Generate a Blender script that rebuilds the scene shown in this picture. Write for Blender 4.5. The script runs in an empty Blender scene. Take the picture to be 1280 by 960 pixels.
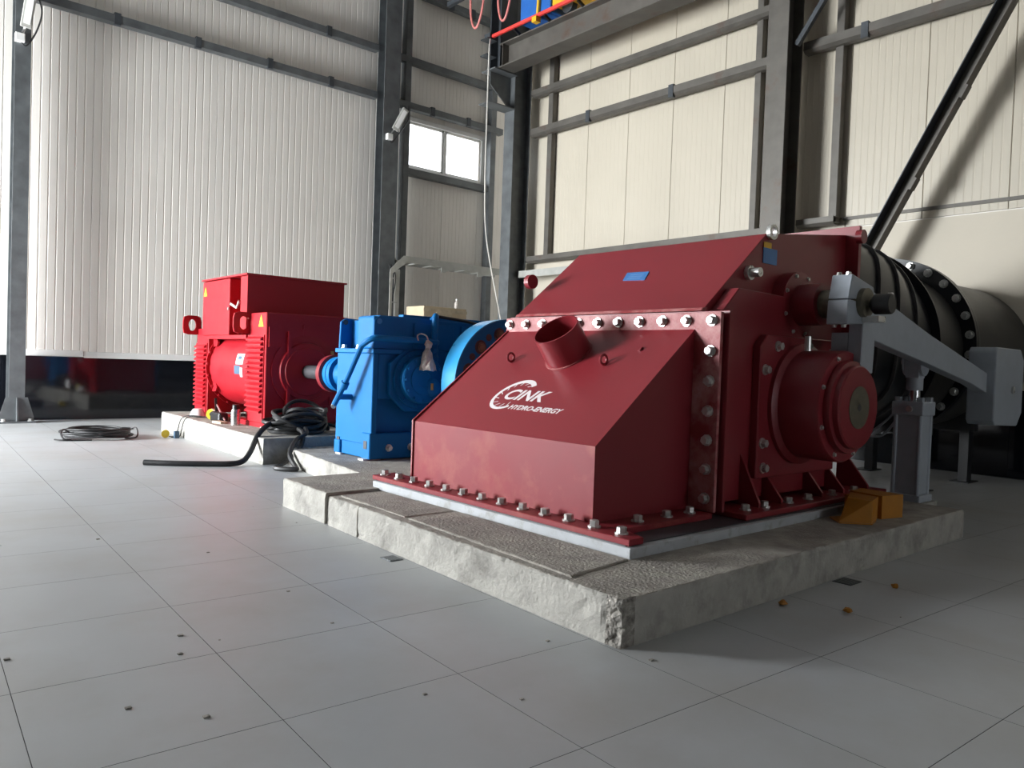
import bpy, bmesh, math, random
from mathutils import Vector, Matrix, noise

random.seed(7)
SC = bpy.context.scene
COL = SC.collection
V = Vector
PI = math.pi

# ------------------------------------------------------------------ camera
cam_d = bpy.data.cameras.new('camera')
cam_d.sensor_fit = 'HORIZONTAL'
cam_d.sensor_width = 36.0
cam_d.lens = 965.0 / 1280.0 * 36.0
cam_d.clip_end = 200
cam = bpy.data.objects.new('camera', cam_d)
COL.objects.link(cam)
_R = ((0.75630, 0.00956, 0.65416), (-0.65337, -0.04299, 0.75581), (0.03535, -0.99903, -0.02626))
cam.matrix_world = Matrix(((_R[0][0], -_R[0][1], -_R[0][2], 0.0),
                           (_R[1][0], -_R[1][1], -_R[1][2], 0.0),
                           (_R[2][0], -_R[2][1], -_R[2][2], 1.2),
                           (0, 0, 0, 1)))
SC.camera = cam

# ------------------------------------------------------------------ sky and daylight
world = bpy.data.worlds.new('daylight')
SC.world = world
world.use_nodes = True
wn = world.node_tree
wn.nodes.clear()
w_out = wn.nodes.new('ShaderNodeOutputWorld')
w_bg = wn.nodes.new('ShaderNodeBackground')
w_bg.inputs['Color'].default_value = (0.90, 0.95, 1.0, 1)
w_bg.inputs['Strength'].default_value = 9.0
wn.links.new(w_bg.outputs[0], w_out.inputs[0])

GATE = dict(x=-5.6, y0=10.6, y1=14.4, z1=4.7)         # open gate in the left wall


def area(name, loc, size, rot, energy, color=(1, 1, 1), portal=False):
    l = bpy.data.lights.new(name, 'AREA')
    l.shape = 'RECTANGLE'
    l.size, l.size_y = size
    l.energy = energy
    l.color = color
    if portal:
        l.cycles.is_portal = True
    o = bpy.data.objects.new(name, l)
    o.location = loc
    o.rotation_euler = rot
    COL.objects.link(o)
    return o


# daylight through the gate (left) and the high window; front opening added for fill
area('gate_daylight', (GATE['x'] - 0.3, (GATE['y0'] + GATE['y1']) / 2, GATE['z1'] / 2), (GATE['z1'], GATE['y1'] - GATE['y0']),
     (0, -PI / 2, 0), 6100, (0.93, 0.97, 1.0))
area('fill_opening_portal', (5.2, -10.1, 1.6), (2.6, 3.2), (-PI / 2, 0, 0), 1, portal=True)
area('window_portal', (10.38, 14.9, 5.98), (2.2, 1.1), (PI / 2, 0, 0), 1, portal=True)

vs = SC.view_settings
SC.display_settings.display_device = 'sRGB'
vs.view_transform = 'Standard'
vs.look = 'None'
vs.gamma = 1.0
vs.use_curve_mapping = False
vs.exposure = -0.65


# ------------------------------------------------------------------ materials
def pm(name, color, rough=0.5, metal=0.0, nscale=6.0, namt=0.12, bump=0.0, bscale=40.0, dirt=None, dscale=1.5, dlo=0.55, dhi=0.75,
       rvar=0.1, spec=0.5, coat=0.0, world_tex=False):
    m = bpy.data.materials.new(name)
    m.use_nodes = True
    nt = m.node_tree
    b = nt.nodes['Principled BSDF']
    tc = nt.nodes.new('ShaderNodeTexCoord')
    if world_tex:
        geo = nt.nodes.new('ShaderNodeNewGeometry')
        src = geo.outputs['Position']
    else:
        src = tc.outputs['Object']
    n = nt.nodes.new('ShaderNodeTexNoise')
    n.inputs['Scale'].default_value = nscale
    n.inputs['Detail'].default_value = 6
    nt.links.new(src, n.inputs['Vector'])
    r = nt.nodes.new('ShaderNodeValToRGB')
    c = Vector(color[:3])
    lo = c * (1 - namt)
    hi = c * (1 + namt)
    r.color_ramp.elements[0].position = 0.3
    r.color_ramp.elements[1].position = 0.7
    r.color_ramp.elements[0].color = (*lo, 1)
    r.color_ramp.elements[1].color = (min(1, hi.x), min(1, hi.y), min(1, hi.z), 1)
    nt.links.new(n.outputs['Fac'], r.inputs['Fac'])
    col_out = r.outputs['Color']
    if dirt is not None:
        n2 = nt.nodes.new('ShaderNodeTexNoise')
        n2.inputs['Scale'].default_value = dscale
        n2.inputs['Detail'].default_value = 8
        n2.inputs['Roughness'].default_value = 0.65
        nt.links.new(src, n2.inputs['Vector'])
        r2 = nt.nodes.new('ShaderNodeValToRGB')
        r2.color_ramp.elements[0].position = dlo
        r2.color_ramp.elements[1].position = dhi
        nt.links.new(n2.outputs['Fac'], r2.inputs['Fac'])
        mx = nt.nodes.new('ShaderNodeMix')
        mx.data_type = 'RGBA'
        mx.inputs['B'].default_value = (*dirt[:3], 1)
        nt.links.new(r2.outputs['Color'], mx.inputs['Factor'])
        nt.links.new(col_out, mx.inputs['A'])
        col_out = mx.outputs['Result']
    nt.links.new(col_out, b.inputs['Base Color'])
    mr = nt.nodes.new('ShaderNodeMapRange')
    mr.inputs['To Min'].default_value = max(0.02, rough - rvar)
    mr.inputs['To Max'].default_value = min(1, rough + rvar)
    nt.links.new(n.outputs['Fac'], mr.inputs['Value'])
    nt.links.new(mr.outputs['Result'], b.inputs['Roughness'])
    b.inputs['Metallic'].default_value = metal
    b.inputs['Specular IOR Level'].default_value = spec
    b.inputs['Coat Weight'].default_value = coat
    if bump > 0:
        n3 = nt.nodes.new('ShaderNodeTexNoise')
        n3.inputs['Scale'].default_value = bscale
        n3.inputs['Detail'].default_value = 5
        nt.links.new(src, n3.inputs['Vector'])
        bp = nt.nodes.new('ShaderNodeBump')
        bp.inputs['Strength'].default_value = bump
        bp.inputs['Distance'].default_value = 0.02
        nt.links.new(n3.outputs['Fac'], bp.inputs['Height'])
        nt.links.new(bp.outputs['Normal'], b.inputs['Normal'])
    return m


M = {}
M['red'] = pm('dark_red_paint', (0.235, 0.022, 0.030), 0.36, nscale=2.0, namt=0.06, rvar=0.06)
M['red_worn'] = pm('worn_dark_red_paint', (0.225, 0.022, 0.030), 0.50, nscale=2.0, namt=0.07, dirt=(0.32, 0.075, 0.06), dscale=2.6, dlo=0.5, dhi=0.72, spec=0.22)
M['red_scuffed'] = pm('scuffed_red_flange', (0.30, 0.045, 0.05), 0.48, spec=0.3, nscale=5, namt=0.1, dirt=(0.5, 0.26, 0.25), dscale=5, dlo=0.42, dhi=0.7)
M['gen_red'] = pm('signal_red_paint', (0.37, 0.010, 0.018), 0.42, nscale=3.0, namt=0.05, spec=0.35)
M['blue'] = pm('bright_blue_paint', (0.004, 0.145, 0.40), 0.5, nscale=3.0, namt=0.06, spec=0.2)
M['blue_machined'] = pm('machined_blue_rim', (0.03, 0.30, 0.62), 0.3, nscale=3, namt=0.04)
M['steel'] = pm('galvanised_steel', (0.125, 0.135, 0.140), 0.45, metal=0.35, nscale=5, namt=0.22, bump=0.05)
M['steel_dark'] = pm('dark_steel', (0.055, 0.062, 0.070), 0.5, metal=0.3, nscale=5, namt=0.25)
M['steel_warm'] = pm('rusty_mill_steel', (0.115, 0.106, 0.093), 0.55, metal=0.3, nscale=4, namt=0.2, dirt=(0.09, 0.05, 0.035), dscale=2.0)
M['zinc'] = pm('zinc_plated', (0.62, 0.62, 0.60), 0.3, metal=0.7, nscale=20, namt=0.1)
M['tray'] = pm('pale_galvanised_tray', (0.42, 0.42, 0.39), 0.45, metal=0.3, nscale=8, namt=0.1)
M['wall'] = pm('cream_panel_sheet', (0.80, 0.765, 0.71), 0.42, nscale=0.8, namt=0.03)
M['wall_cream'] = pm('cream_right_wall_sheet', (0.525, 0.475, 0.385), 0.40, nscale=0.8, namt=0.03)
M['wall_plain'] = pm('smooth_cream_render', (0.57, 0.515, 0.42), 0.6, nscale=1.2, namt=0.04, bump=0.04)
M['wall_dark'] = pm('dark_grey_cladding', (0.22, 0.22, 0.22), 0.6, nscale=1, namt=0.05)
M['white'] = pm('white_plastic', (0.78, 0.78, 0.76), 0.4, nscale=5, namt=0.03)
M['ceiling'] = pm('grey_roof_sheet', (0.20, 0.20, 0.20), 0.6, nscale=1, namt=0.04)
M['tile_black'] = pm('black_glazed_tile', (0.006, 0.007, 0.010), 0.07, nscale=2, namt=0.2, rvar=0.03)
M['floor'] = pm('grey_floor_tile', (0.42, 0.435, 0.445), 0.42, nscale=1.6, namt=0.05, rvar=0.07, dirt=(0.365, 0.36, 0.345), dscale=0.9, dlo=0.45, dhi=0.75, bump=0.015, bscale=9, world_tex=True)
M['grout'] = pm('dark_grout', (0.07, 0.07, 0.07), 0.9)
M['concrete'] = pm('rough_concrete', (0.38, 0.365, 0.33), 0.9, nscale=7, namt=0.16, bump=0.45, bscale=45, dirt=(0.20, 0.19, 0.17), dscale=3.2, dlo=0.50, dhi=0.70)
M['concrete_top'] = pm('screeded_concrete', (0.36, 0.335, 0.295), 0.9, nscale=9, namt=0.2, bump=0.6, bscale=60, dirt=(0.22, 0.20, 0.18), dscale=3.0, dlo=0.45, dhi=0.7)
M['concrete_broken'] = pm('broken_concrete', (0.30, 0.28, 0.25), 0.95, nscale=30, namt=0.5, bump=1.0, bscale=60)
M['skirt'] = pm('pale_grey_frame', (0.42, 0.44, 0.46), 0.5, nscale=6, namt=0.1, dirt=(0.30, 0.30, 0.29), dscale=9, dlo=0.52, dhi=0.66)
M['frame_dark'] = pm('dark_base_plate', (0.05, 0.05, 0.055), 0.45)
M['pipe'] = pm('black_bitumen_pipe', (0.008, 0.009, 0.012), 0.32, nscale=2, namt=0.3, rvar=0.1)
M['rib'] = pm('lit_rib_edge', (0.09, 0.09, 0.09), 0.45)  # paler than the shell: light caught on the rib edges, put into the colour
M['pipe_grey'] = pm('dusty_black_pipe', (0.035, 0.034, 0.032), 0.45, nscale=2, namt=0.3, dirt=(0.07, 0.065, 0.055), dscale=1.6)
M['grey_paint'] = pm('mid_grey_paint', (0.35, 0.385, 0.43), 0.42, nscale=12, namt=0.06)
M['bronze'] = pm('dull_bronze', (0.17, 0.135, 0.075), 0.45, metal=0.5, nscale=10, namt=0.2)
M['shaft'] = pm('oiled_shaft_steel', (0.16, 0.145, 0.105), 0.45, metal=0.4, nscale=18, namt=0.2)
M['black'] = pm('black_plastic', (0.012, 0.012, 0.013), 0.42)
M['rubber'] = pm('black_rubber', (0.016, 0.016, 0.017), 0.5, nscale=30, namt=0.3)
M['orange'] = pm('ochre_paint', (0.42, 0.165, 0.010), 0.5, nscale=10, namt=0.1)
M['yellow'] = pm('yellow_plastic', (0.75, 0.60, 0.03), 0.45)
M['crane_yellow'] = pm('crane_yellow_paint', (0.75, 0.42, 0.02), 0.4)
M['crane_blue'] = pm('crane_blue_paint', (0.02, 0.12, 0.42), 0.4)
M['rail_red'] = pm('conductor_red', (0.80, 0.06, 0.05), 0.4)
M['decal_blue'] = pm('blue_decal', (0.05, 0.20, 0.50), 0.4)
M['decal_white'] = pm('white_decal', (0.80, 0.76, 0.76), 0.5, namt=0.02)
M['decal_dark'] = pm('dark_print', (0.05, 0.10, 0.16), 0.5)
M['carton'] = pm('kraft_carton', (0.50, 0.41, 0.28), 0.8, nscale=4, namt=0.15)
M['bag'] = pm('pale_plastic_bag', (0.55, 0.50, 0.45), 0.5, nscale=20, namt=0.2)
M['steel_bright'] = pm('brushed_steel', (0.60, 0.60, 0.60), 0.25, metal=0.9, nscale=30, namt=0.05)
M['rope'] = pm('pale_rope', (0.62, 0.60, 0.55), 0.8)
M['brass'] = pm('brass', (0.55, 0.40, 0.16), 0.35, metal=0.8)
M['wood'] = pm('pale_wood', (0.50, 0.42, 0.30), 0.75, nscale=8, namt=0.2)
M['ground'] = pm('outdoor_gravel', (0.42, 0.40, 0.36), 0.9, nscale=3, namt=0.2)

gl = bpy.data.materials.new('clear_glass')
gl.use_nodes = True
_nt = gl.node_tree
_nt.nodes.clear()
_o = _nt.nodes.new('ShaderNodeOutputMaterial')
_mx = _nt.nodes.new('ShaderNodeMixShader')
_t = _nt.nodes.new('ShaderNodeBsdfTransparent')
_g = _nt.nodes.new('ShaderNodeBsdfGlossy')
_g.inputs['Roughness'].default_value = 0.05
_mx.inputs[0].default_value = 0.08
_nt.links.new(_t.outputs[0], _mx.inputs[1])
_nt.links.new(_g.outputs[0], _mx.inputs[2])
_nt.links.new(_mx.outputs[0], _o.inputs[0])
M['glass'] = gl


# ------------------------------------------------------------------ mesh helpers (world coordinates, made local on build)
class MB:
    def __init__(s):
        s.v, s.f = [], []

    def add(s, vs_, fs_):
        o = len(s.v)
        s.v += [V(p) for p in vs_]
        s.f += [tuple(i + o for i in f) for f in fs_]
        return s

    def box(s, x0, x1, y0, y1, z0, z1):
        p = [(x0, y0, z0), (x1, y0, z0), (x1, y1, z0), (x0, y1, z0), (x0, y0, z1), (x1, y0, z1), (x1, y1, z1), (x0, y1, z1)]
        return s.add(p, [(0, 3, 2, 1), (4, 5, 6, 7), (0, 1, 5, 4), (1, 2, 6, 5), (2, 3, 7, 6), (3, 0, 4, 7)])

    def bar(s, a, b, w, h, up=(0, 0, 1)):
        a, b = V(a), V(b)
        d = (b - a).normalized()
        u = d.cross(V(up)).normalized()
        n = u.cross(d).normalized()
        p = []
        for q in (a, b):
            for i, j in ((-1, -1), (1, -1), (1, 1), (-1, 1)):
                p.append(q + u * (i * w / 2) + n * (j * h / 2))
        return s.add(p, [(0, 3, 2, 1), (4, 5, 6, 7), (0, 1, 5, 4), (1, 2, 6, 5), (2, 3, 7, 6), (3, 0, 4, 7)])

    def prism(s, poly, axis, a0, a1):
        """poly: 2-D outline; axis 'y' -> (x, z), 'x' -> (y, z), 'z' -> (x, y)"""
        def P(u, w, a):
            return (u, a, w) if axis == 'y' else ((a, u, w) if axis == 'x' else (u, w, a))
        n = len(poly)
        p = [P(u, w, a0) for u, w in poly] + [P(u, w, a1) for u, w in poly]
        f = [tuple(range(n)), tuple(range(2 * n - 1, n - 1, -1))]
        f += [(i, i + n, (i + 1) % n + n, (i + 1) % n) for i in range(n)]
        return s.add(p, f)

    def lathe(s, prof, org, axis, n=32, a0=0.0, closed_ends=True):
        """prof: list of (distance along axis, radius)"""
        ax = V(axis).normalized()
        u = ax.orthogonal().normalized()
        if abs(ax.y) > 0.9:
            u = V((1, 0, 0))
        elif abs(ax.x) > 0.9:
            u = V((0, 1, 0))
        w = ax.cross(u).normalized()
        o = V(org)
        p, f = [], []
        for d, r in prof:
            for k in range(n):
                t = a0 + 2 * PI * k / n
                p.append(o + ax * d + u * (r * math.cos(t)) + w * (r * math.sin(t)))
        m = len(prof)
        for i in range(m - 1):
            for k in range(n):
                f.append((i * n + k, i * n + (k + 1) % n, (i + 1) * n + (k + 1) % n, (i + 1) * n + k))
        if closed_ends:
            f.append(tuple(range(n - 1, -1, -1)))
            f.append(tuple((m - 1) * n + k for k in range(n)))
        return s.add(p, f)

    def cyl(s, org, axis, r, h, n=24):
        return s.lathe([(0, r), (h, r)], org, axis, n)

    def ring(s, org, axis, r0, r1, h, n=32):
        return s.lathe([(0, r0), (0, r1), (h, r1), (h, r0), (0, r0)], org, axis, n, closed_ends=False)

    def tube(s, pts, r, n=8, closed=False):
        pts = [V(q) for q in pts]
        m = len(pts)
        p, f = [], []
        prev = None
        for i, q in enumerate(pts):
            if closed:
                d = (pts[(i + 1) % m] - pts[i - 1])
            else:
                d = pts[min(i + 1, m - 1)] - pts[max(i - 1, 0)]
            d = d.normalized() if d.length > 1e-9 else V((0, 0, 1))
            if prev is None:
                u = d.orthogonal().normalized()
            else:
                u = (prev - d * prev.dot(d))
                u = u.normalized() if u.length > 1e-6 else d.orthogonal().normalized()
            prev = u
            w = d.cross(u)
            for k in range(n):
                t = 2 * PI * k / n
                p.append(q + u * (r * math.cos(t)) + w * (r * math.sin(t)))
        for i in range(m if closed else m - 1):
            j = (i + 1) % m
            for k in range(n):
                f.append((i * n + k, i * n + (k + 1) % n, j * n + (k + 1) % n, j * n + k))
        if not closed:
            f.append(tuple(range(n - 1, -1, -1)))
            f.append(tuple((m - 1) * n + k for k in range(n)))
        return s.add(p, f)

    def hbeam(s, a, b, w, h, t=0.016, up=(0, 0, 1)):
        """H profile between a and b; flanges are normal to 'up' cross direction: h is measured along n"""
        a, b = V(a), V(b)
        d = (b - a).normalized()
        u = d.cross(V(up)).normalized()
        n = u.cross(d).normalized()
        s.bar(a + n * (h / 2 - t / 2), b + n * (h / 2 - t / 2), w, t, up)
        s.bar(a - n * (h / 2 - t / 2), b - n * (h / 2 - t / 2), w, t, up)
        s.bar(a, b, t * 0.8, h - 2 * t, up)
        return s

    def build(s, name, mat, parent=None, origin=None, bevel=0.0, smooth=False, seg=2, label=None):
        if origin is None:
            origin = parent_world(parent) if parent is not None else base_of(s.v)
        o_ = V(origin)
        me = bpy.data.meshes.new(name)
        me.from_pydata([tuple(q - o_) for q in s.v], [], s.f)
        me.validate()
        bm = bmesh.new()
        bm.from_mesh(me)
        bmesh.ops.recalc_face_normals(bm, faces=bm.faces[:])
        bm.to_mesh(me)
        bm.free()
        me.materials.append(M[mat] if isinstance(mat, str) else mat)
        ob = bpy.data.objects.new(name, me)
        COL.objects.link(ob)
        if parent is not None:
            ob.parent = parent
            ob.location = o_ - parent_world(parent)
            WORLD[ob.name] = o_
        else:
            ob.location = o_
            WORLD[ob.name] = o_
        if smooth:
            for p in me.polygons:
                p.use_smooth = True
            md = ob.modifiers.new('edges', 'EDGE_SPLIT')
            md.split_angle = math.radians(35)
        if bevel > 0:
            md = ob.modifiers.new('bevel', 'BEVEL')
            md.width = bevel
            md.segments = seg
            md.limit_method = 'ANGLE'
            md.angle_limit = math.radians(35)
        if label:
            ob['label'] = label
        return ob


WORLD = {}


def parent_world(p):
    return WORLD[p.name]


def base_of(vs_):
    lo = V((min(q.x for q in vs_), min(q.y for q in vs_), min(q.z for q in vs_)))
    hi = V((max(q.x for q in vs_), max(q.y for q in vs_), max(q.z for q in vs_)))
    c = (lo + hi) / 2
    return V((c.x, c.y, lo.z))


def thing(name, label, cat, loc, group=None):
    o = bpy.data.objects.new(name, None)
    o.empty_display_size = 0.1
    COL.objects.link(o)
    o.location = loc
    WORLD[o.name] = V(loc)
    o['label'] = label
    o['category'] = cat
    if group:
        o['group'] = group
    return o


def tag(o, label, cat, group=None):
    o['label'] = label
    o['category'] = cat
    if group:
        o['group'] = group
    return o


def struct(o):
    o['kind'] = 'structure'
    return o


def arc(cx, cz, r, a0, a1, n):
    return [(cx + r * math.cos(a0 + (a1 - a0) * i / n), cz + r * math.sin(a0 + (a1 - a0) * i / n)) for i in range(n + 1)]


def spline(pts, k=8):
    """Catmull-Rom through pts"""
    P = [V(p) for p in pts]
    P = [P[0] * 2 - P[1]] + P + [P[-1] * 2 - P[-2]]
    out = []
    for i in range(1, len(P) - 2):
        for j in range(k):
            t = j / k
            a, b, c, d = P[i - 1], P[i], P[i + 1], P[i + 2]
            out.append(0.5 * ((2 * b) + (c - a) * t + (2 * a - 5 * b + 4 * c - d) * t * t + (3 * b - a - 3 * c + d) * t ** 3))
    out.append(P[-2])
    return out


# bolts share one mesh per size: washer + hexagon head, axis +Z
def bolt_mesh(name, r, h, mat):
    b = MB()
    b.cyl((0, 0, 0), (0, 0, 1), r * 1.35, h * 0.22, 10)
    b.lathe([(h * 0.22, r), (h * 0.92, r), (h, r * 0.85)], (0, 0, 0), (0, 0, 1), 6)
    me = bpy.data.meshes.new(name)
    me.from_pydata([tuple(q) for q in b.v], [], b.f)
    bm = bmesh.new()
    bm.from_mesh(me)
    bmesh.ops.recalc_face_normals(bm, faces=bm.faces[:])
    bm.to_mesh(me)
    bm.free()
    me.materials.append(M[mat])
    return me


BOLT_BIG = bolt_mesh('bolt_big', 0.028, 0.040, 'zinc')
BOLT_MID = bolt_mesh('bolt_mid', 0.017, 0.022, 'zinc')
BOLT_SMALL = bolt_mesh('bolt_small', 0.013, 0.016, 'zinc')
BOLT_RED = bolt_mesh('bolt_red', 0.015, 0.018, 'gen_red')
BOLT_BLUE = bolt_mesh('bolt_blue', 0.014, 0.018, 'blue')
BOLT_PIPE = bolt_mesh('bolt_pipe', 0.034, 0.05, 'zinc')


def bolt(parent, loc, axis, me=BOLT_MID, name='bolt'):
    o = bpy.data.objects.new(name, me)
    COL.objects.link(o)
    o.parent = parent
    o.location = V(loc) - parent_world(parent)
    o.rotation_euler = V(axis).to_track_quat('Z', 'Y').to_euler()
    o.rotation_euler.rotate_axis('Z', random.uniform(0, 1))
    return o


# ================================================================== SETTING
XR, YB = 11.0, 14.65          # inner faces of right and back wall
XL, YF, ZC = -5.6, -10.0, 10.4

# ---- floor: slab with tiles
b = MB()
b.box(XL - 0.3, 13.6, YF - 0.3, YB + 0.3, -0.30, -0.004)
floor = struct(b.build('floor', 'grout', origin=(0, 0, -0.30)))
ang = math.radians(-2.75)
tx, ty = V((math.cos(ang), math.sin(ang), 0)), V((-math.sin(ang), math.cos(ang), 0))
T0 = V((1.105, 2.37, 0))
TS = 0.695
PL1 = [(2.50, 2.13), (6.45, 2.15), (6.55, 5.85), (2.66, 5.83)]
PL2 = [(3.43, 5.83), (6.7, 5.84), (6.7, 8.11), (3.72, 8.11)]
PL3 = [(3.467, 8.11), (6.8, 8.12), (6.8, 12.3), (3.64, 12.3)]


def inside(p, poly):
    c = False
    n = len(poly)
    for i in range(n):
        (x0, y0), (x1, y1) = poly[i], poly[i - 1]
        if (y0 > p[1]) != (y1 > p[1]) and p[0] < (x1 - x0) * (p[1] - y0) / (y1 - y0) + x0:
            c = not c
    return c


def tile_mesh(hw, hh):
    me = bpy.data.meshes.new('floor_tile')
    e = 0.0004
    p = [(-hw, -hh, -0.004), (hw, -hh, -0.004), (hw, hh, -0.004), (-hw, hh, -0.004),
         (-hw, -hh, -0.0004), (hw, -hh, -0.0004), (hw, hh, -0.0004), (-hw, hh, -0.0004),
         (-hw + e, -hh + e, 0), (hw - e, -hh + e, 0), (hw - e, hh - e, 0), (-hw + e, hh - e, 0)]
    f = [(8, 9, 10, 11)]
    for k in range(4):
        j = (k + 1) % 4
        f += [(k, j, 4 + j, 4 + k), (4 + k, 4 + j, 8 + j, 8 + k)]
    me.from_pydata(p, [], f)
    me.materials.append(M['floor'])
    me.materials.append(M['grout'])
    for k, pl in enumerate(me.polygons):
        if k > 0:
            pl.material_index = 1
    return me


TM = tile_mesh(TS / 2 - 0.0009, TS / 2 - 0.0009)
cands, rest = [], MB()
for i in range(-14, 22):
    for j in range(-18, 20):
        c = T0 + tx * ((i + 0.5) * TS) + ty * ((j + 0.5) * TS)
        cs = [c + tx * (sx * TS / 2) + ty * (sy * TS / 2) for sx, sy in ((-1, -1), (1, -1), (1, 1), (-1, 1))]
        if not (XL < c.x < XR and YF < c.y < YB):
            continue
        if all(any(inside(q, P) for P in (PL1, PL2, PL3)) for q in cs):
            continue
        dd = c.x * 0.654 + c.y * 0.756
        ss = c.x * 0.756 - c.y * 0.653
        vis = dd > 1.2 and abs(ss) < 0.70 * dd + 0.7
        if vis and dd < 11.5:
            cands.append((dd, c))
        else:
            rest.add([c + tx * (sx * (TS / 2 - 0.0009)) + ty * (sy * (TS / 2 - 0.0009)) for sx, sy in ((-1, -1), (1, -1), (1, 1), (-1, 1))], [(0, 1, 2, 3)])
cands.sort(key=lambda q: q[0])
for k, (dd, c) in enumerate(cands):
    if k < 290:
        o = bpy.data.objects.new('floor_tile', TM)
        COL.objects.link(o)
        o.parent = floor
        o.location = c - V((0, 0, -0.30))
        o.rotation_euler = (0, 0, ang)
    else:
        rest.add([c + tx * (sx * (TS / 2 - 0.0009)) + ty * (sy * (TS / 2 - 0.0009)) for sx, sy in ((-1, -1), (1, -1), (1, 1), (-1, 1))], [(0, 1, 2, 3)])
r_ = rest.build('outlying_floor_tiles', 'floor', floor)
r_['kind'] = 'stuff'

# ---- ground outside and roof
b = MB()
b.box(-60, 60, -60, 60, -0.6, -0.32)
struct(b.build('ground', 'ground', origin=(0, 0, -0.6)))
b = MB()
b.box(XL - 0.3, 13.6, YF - 0.3, YB + 0.4, ZC, ZC + 0.2)
struct(b.build('ceiling', 'ceiling'))


def rib_panel(name, parent, horiz, a0, a1, z0, z1, face, mat, rib=0.128, depth=0.010, into=1):
    """vertical-ribbed sandwich sheet; horiz 'x' -> sheet normal -Y at y=face, 'y' -> normal -X at x=face"""
    prof = [(a0, 0.035), (a0, 0.006), (a0 + 0.006, 0.0)]
    n = max(1, round((a1 - a0) / rib))
    w = (a1 - a0) / n
    for k in range(1, n):
        c = a0 + k * w
        prof += [(c - 0.012, 0.0), (c - 0.006, depth), (c + 0.006, depth), (c + 0.012, 0.0)]
    prof += [(a1 - 0.006, 0.0), (a1, 0.006), (a1, 0.035)]
    mb = MB()
    if horiz == 'x':
        mb.prism([(q, face + d) for q, d in prof], 'z', z0, z1)
    else:
        mb.prism([(face + d, q) for q, d in prof], 'z', z0, z1)
    return mb.build(name, mat, parent)


# ---- back wall (on the left of the picture): backing sheet with the window hole, panels, black tiles
b = MB()
WX0, WX1, WZ0, WZ1 = 9.28, 11.50, 5.42, 6.56
b.box(XL - 0.3, WX0, YB + 0.036, YB + 0.16, 0, ZC)
b.box(WX1, 13.3, YB + 0.036, YB + 0.16, 0, ZC)
b.box(WX0, WX1, YB + 0.036, YB + 0.16, 0, WZ0)
b.box(WX0, WX1, YB + 0.036, YB + 0.16, WZ1, ZC)
wall_back = struct(b.build('wall_back', 'wall', origin=(4.4, YB + 0.1, 0)))
edges = [10.35 + 1.03 * k for k in range(-15, 3)]
edges = [e for e in edges if XL < e < 13.2]
edges = [XL] + edges + [13.2]
for e0, e1 in zip(edges[:-1], edges[1:]):
    if e1 - e0 < 0.05:
        continue
    if e0 >= 9.2 and e1 <= 11.5:
        rib_panel('wall_panel', wall_back, 'x', e0 + 0.002, e1 - 0.002, 1.10, WZ0 - 0.02, YB, 'wall', rib=0.10, depth=0.004)
        rib_panel('wall_panel', wall_back, 'x', e0 + 0.002, e1 - 0.002, WZ1 + 0.02, ZC - 0.01, YB, 'wall', rib=0.10, depth=0.004)
    else:
        rib_panel('wall_panel', wall_back, 'x', e0 + 0.002, e1 - 0.002, 1.10, ZC - 0.01, YB, 'wall',
                  rib=0.128 if e0 < 9 else 0.10, depth=0.007 if e0 < 9 else 0.004)
# drip flashing along the bottom of the panels
for fx0, fx1, fz in ((XL, 3.05, 1.07), (3.06, 8.8, 1.055), (8.81, 13.0, 1.055)):
    mb = MB()
    mb.prism([(YB + 0.03, fz + 0.10), (YB - 0.012, fz + 0.09), (YB - 0.05, fz), (YB - 0.045, fz - 0.012), (YB + 0.03, fz)], 'x', fx0, fx1)
    mb.build('flashing_strip', 'white', wall_back)
b = MB()
b.box(XL, 13.0, YB + 0.028, YB + 0.035, 0.0, 1.05)
b.build('tile_backing', 'black', wall_back)
x = XL
while x < 13.0:
    mb = MB()
    mb.box(x + 0.0007, min(x + 1.2, 13.0) - 0.0007, YB - 0.012, YB + 0.034, 0.0, 1.05)
    mb.build('glazed_tile', 'tile_black', wall_back)
    x += 1.2

# ---- right wall
b = MB()
b.box(XR + 0.036, XR + 0.16, YF - 0.3, 12.62, 0, ZC)
b.box(XR + 0.16, 13.4, 12.5, 12.62, 0, ZC)
b.box(13.2, 13.32, 12.5, YB + 0.16, 0, ZC)
wall_right = struct(b.build('wall_right', 'wall', origin=(XR + 0.1, 4, 0)))
yr = [12.60, 11.72, 10.69, 9.66, 8.63, 7.58, 6.50, 5.43, 4.37, 3.34, 2.31, 1.28, 0.25, -0.8, -1.83, -2.86, -3.95]
for y1, y0 in zip(yr[:-1], yr[1:]):
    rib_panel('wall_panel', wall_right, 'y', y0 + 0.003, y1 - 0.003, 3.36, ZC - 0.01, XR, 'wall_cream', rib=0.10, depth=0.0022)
b = MB()
b.box(XR + 0.002, XR + 0.034, YF, 12.6, 1.10, 3.34)
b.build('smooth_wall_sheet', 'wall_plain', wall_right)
b = MB()
b.box(XR - 0.03, XR + 0.02, YF, 5.45, 3.455, 3.50)
b.build('ledge_flashing', 'steel_warm', wall_right)
y = YF
while y < 12.3:
    mb = MB()
    mb.box(XR - 0.012, XR + 0.034, y + 0.002, min(y + 1.2, 12.58) - 0.002, 0.0, 1.09)
    mb.build('glazed_tile', 'tile_black', wall_right)
    y += 1.2

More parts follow.
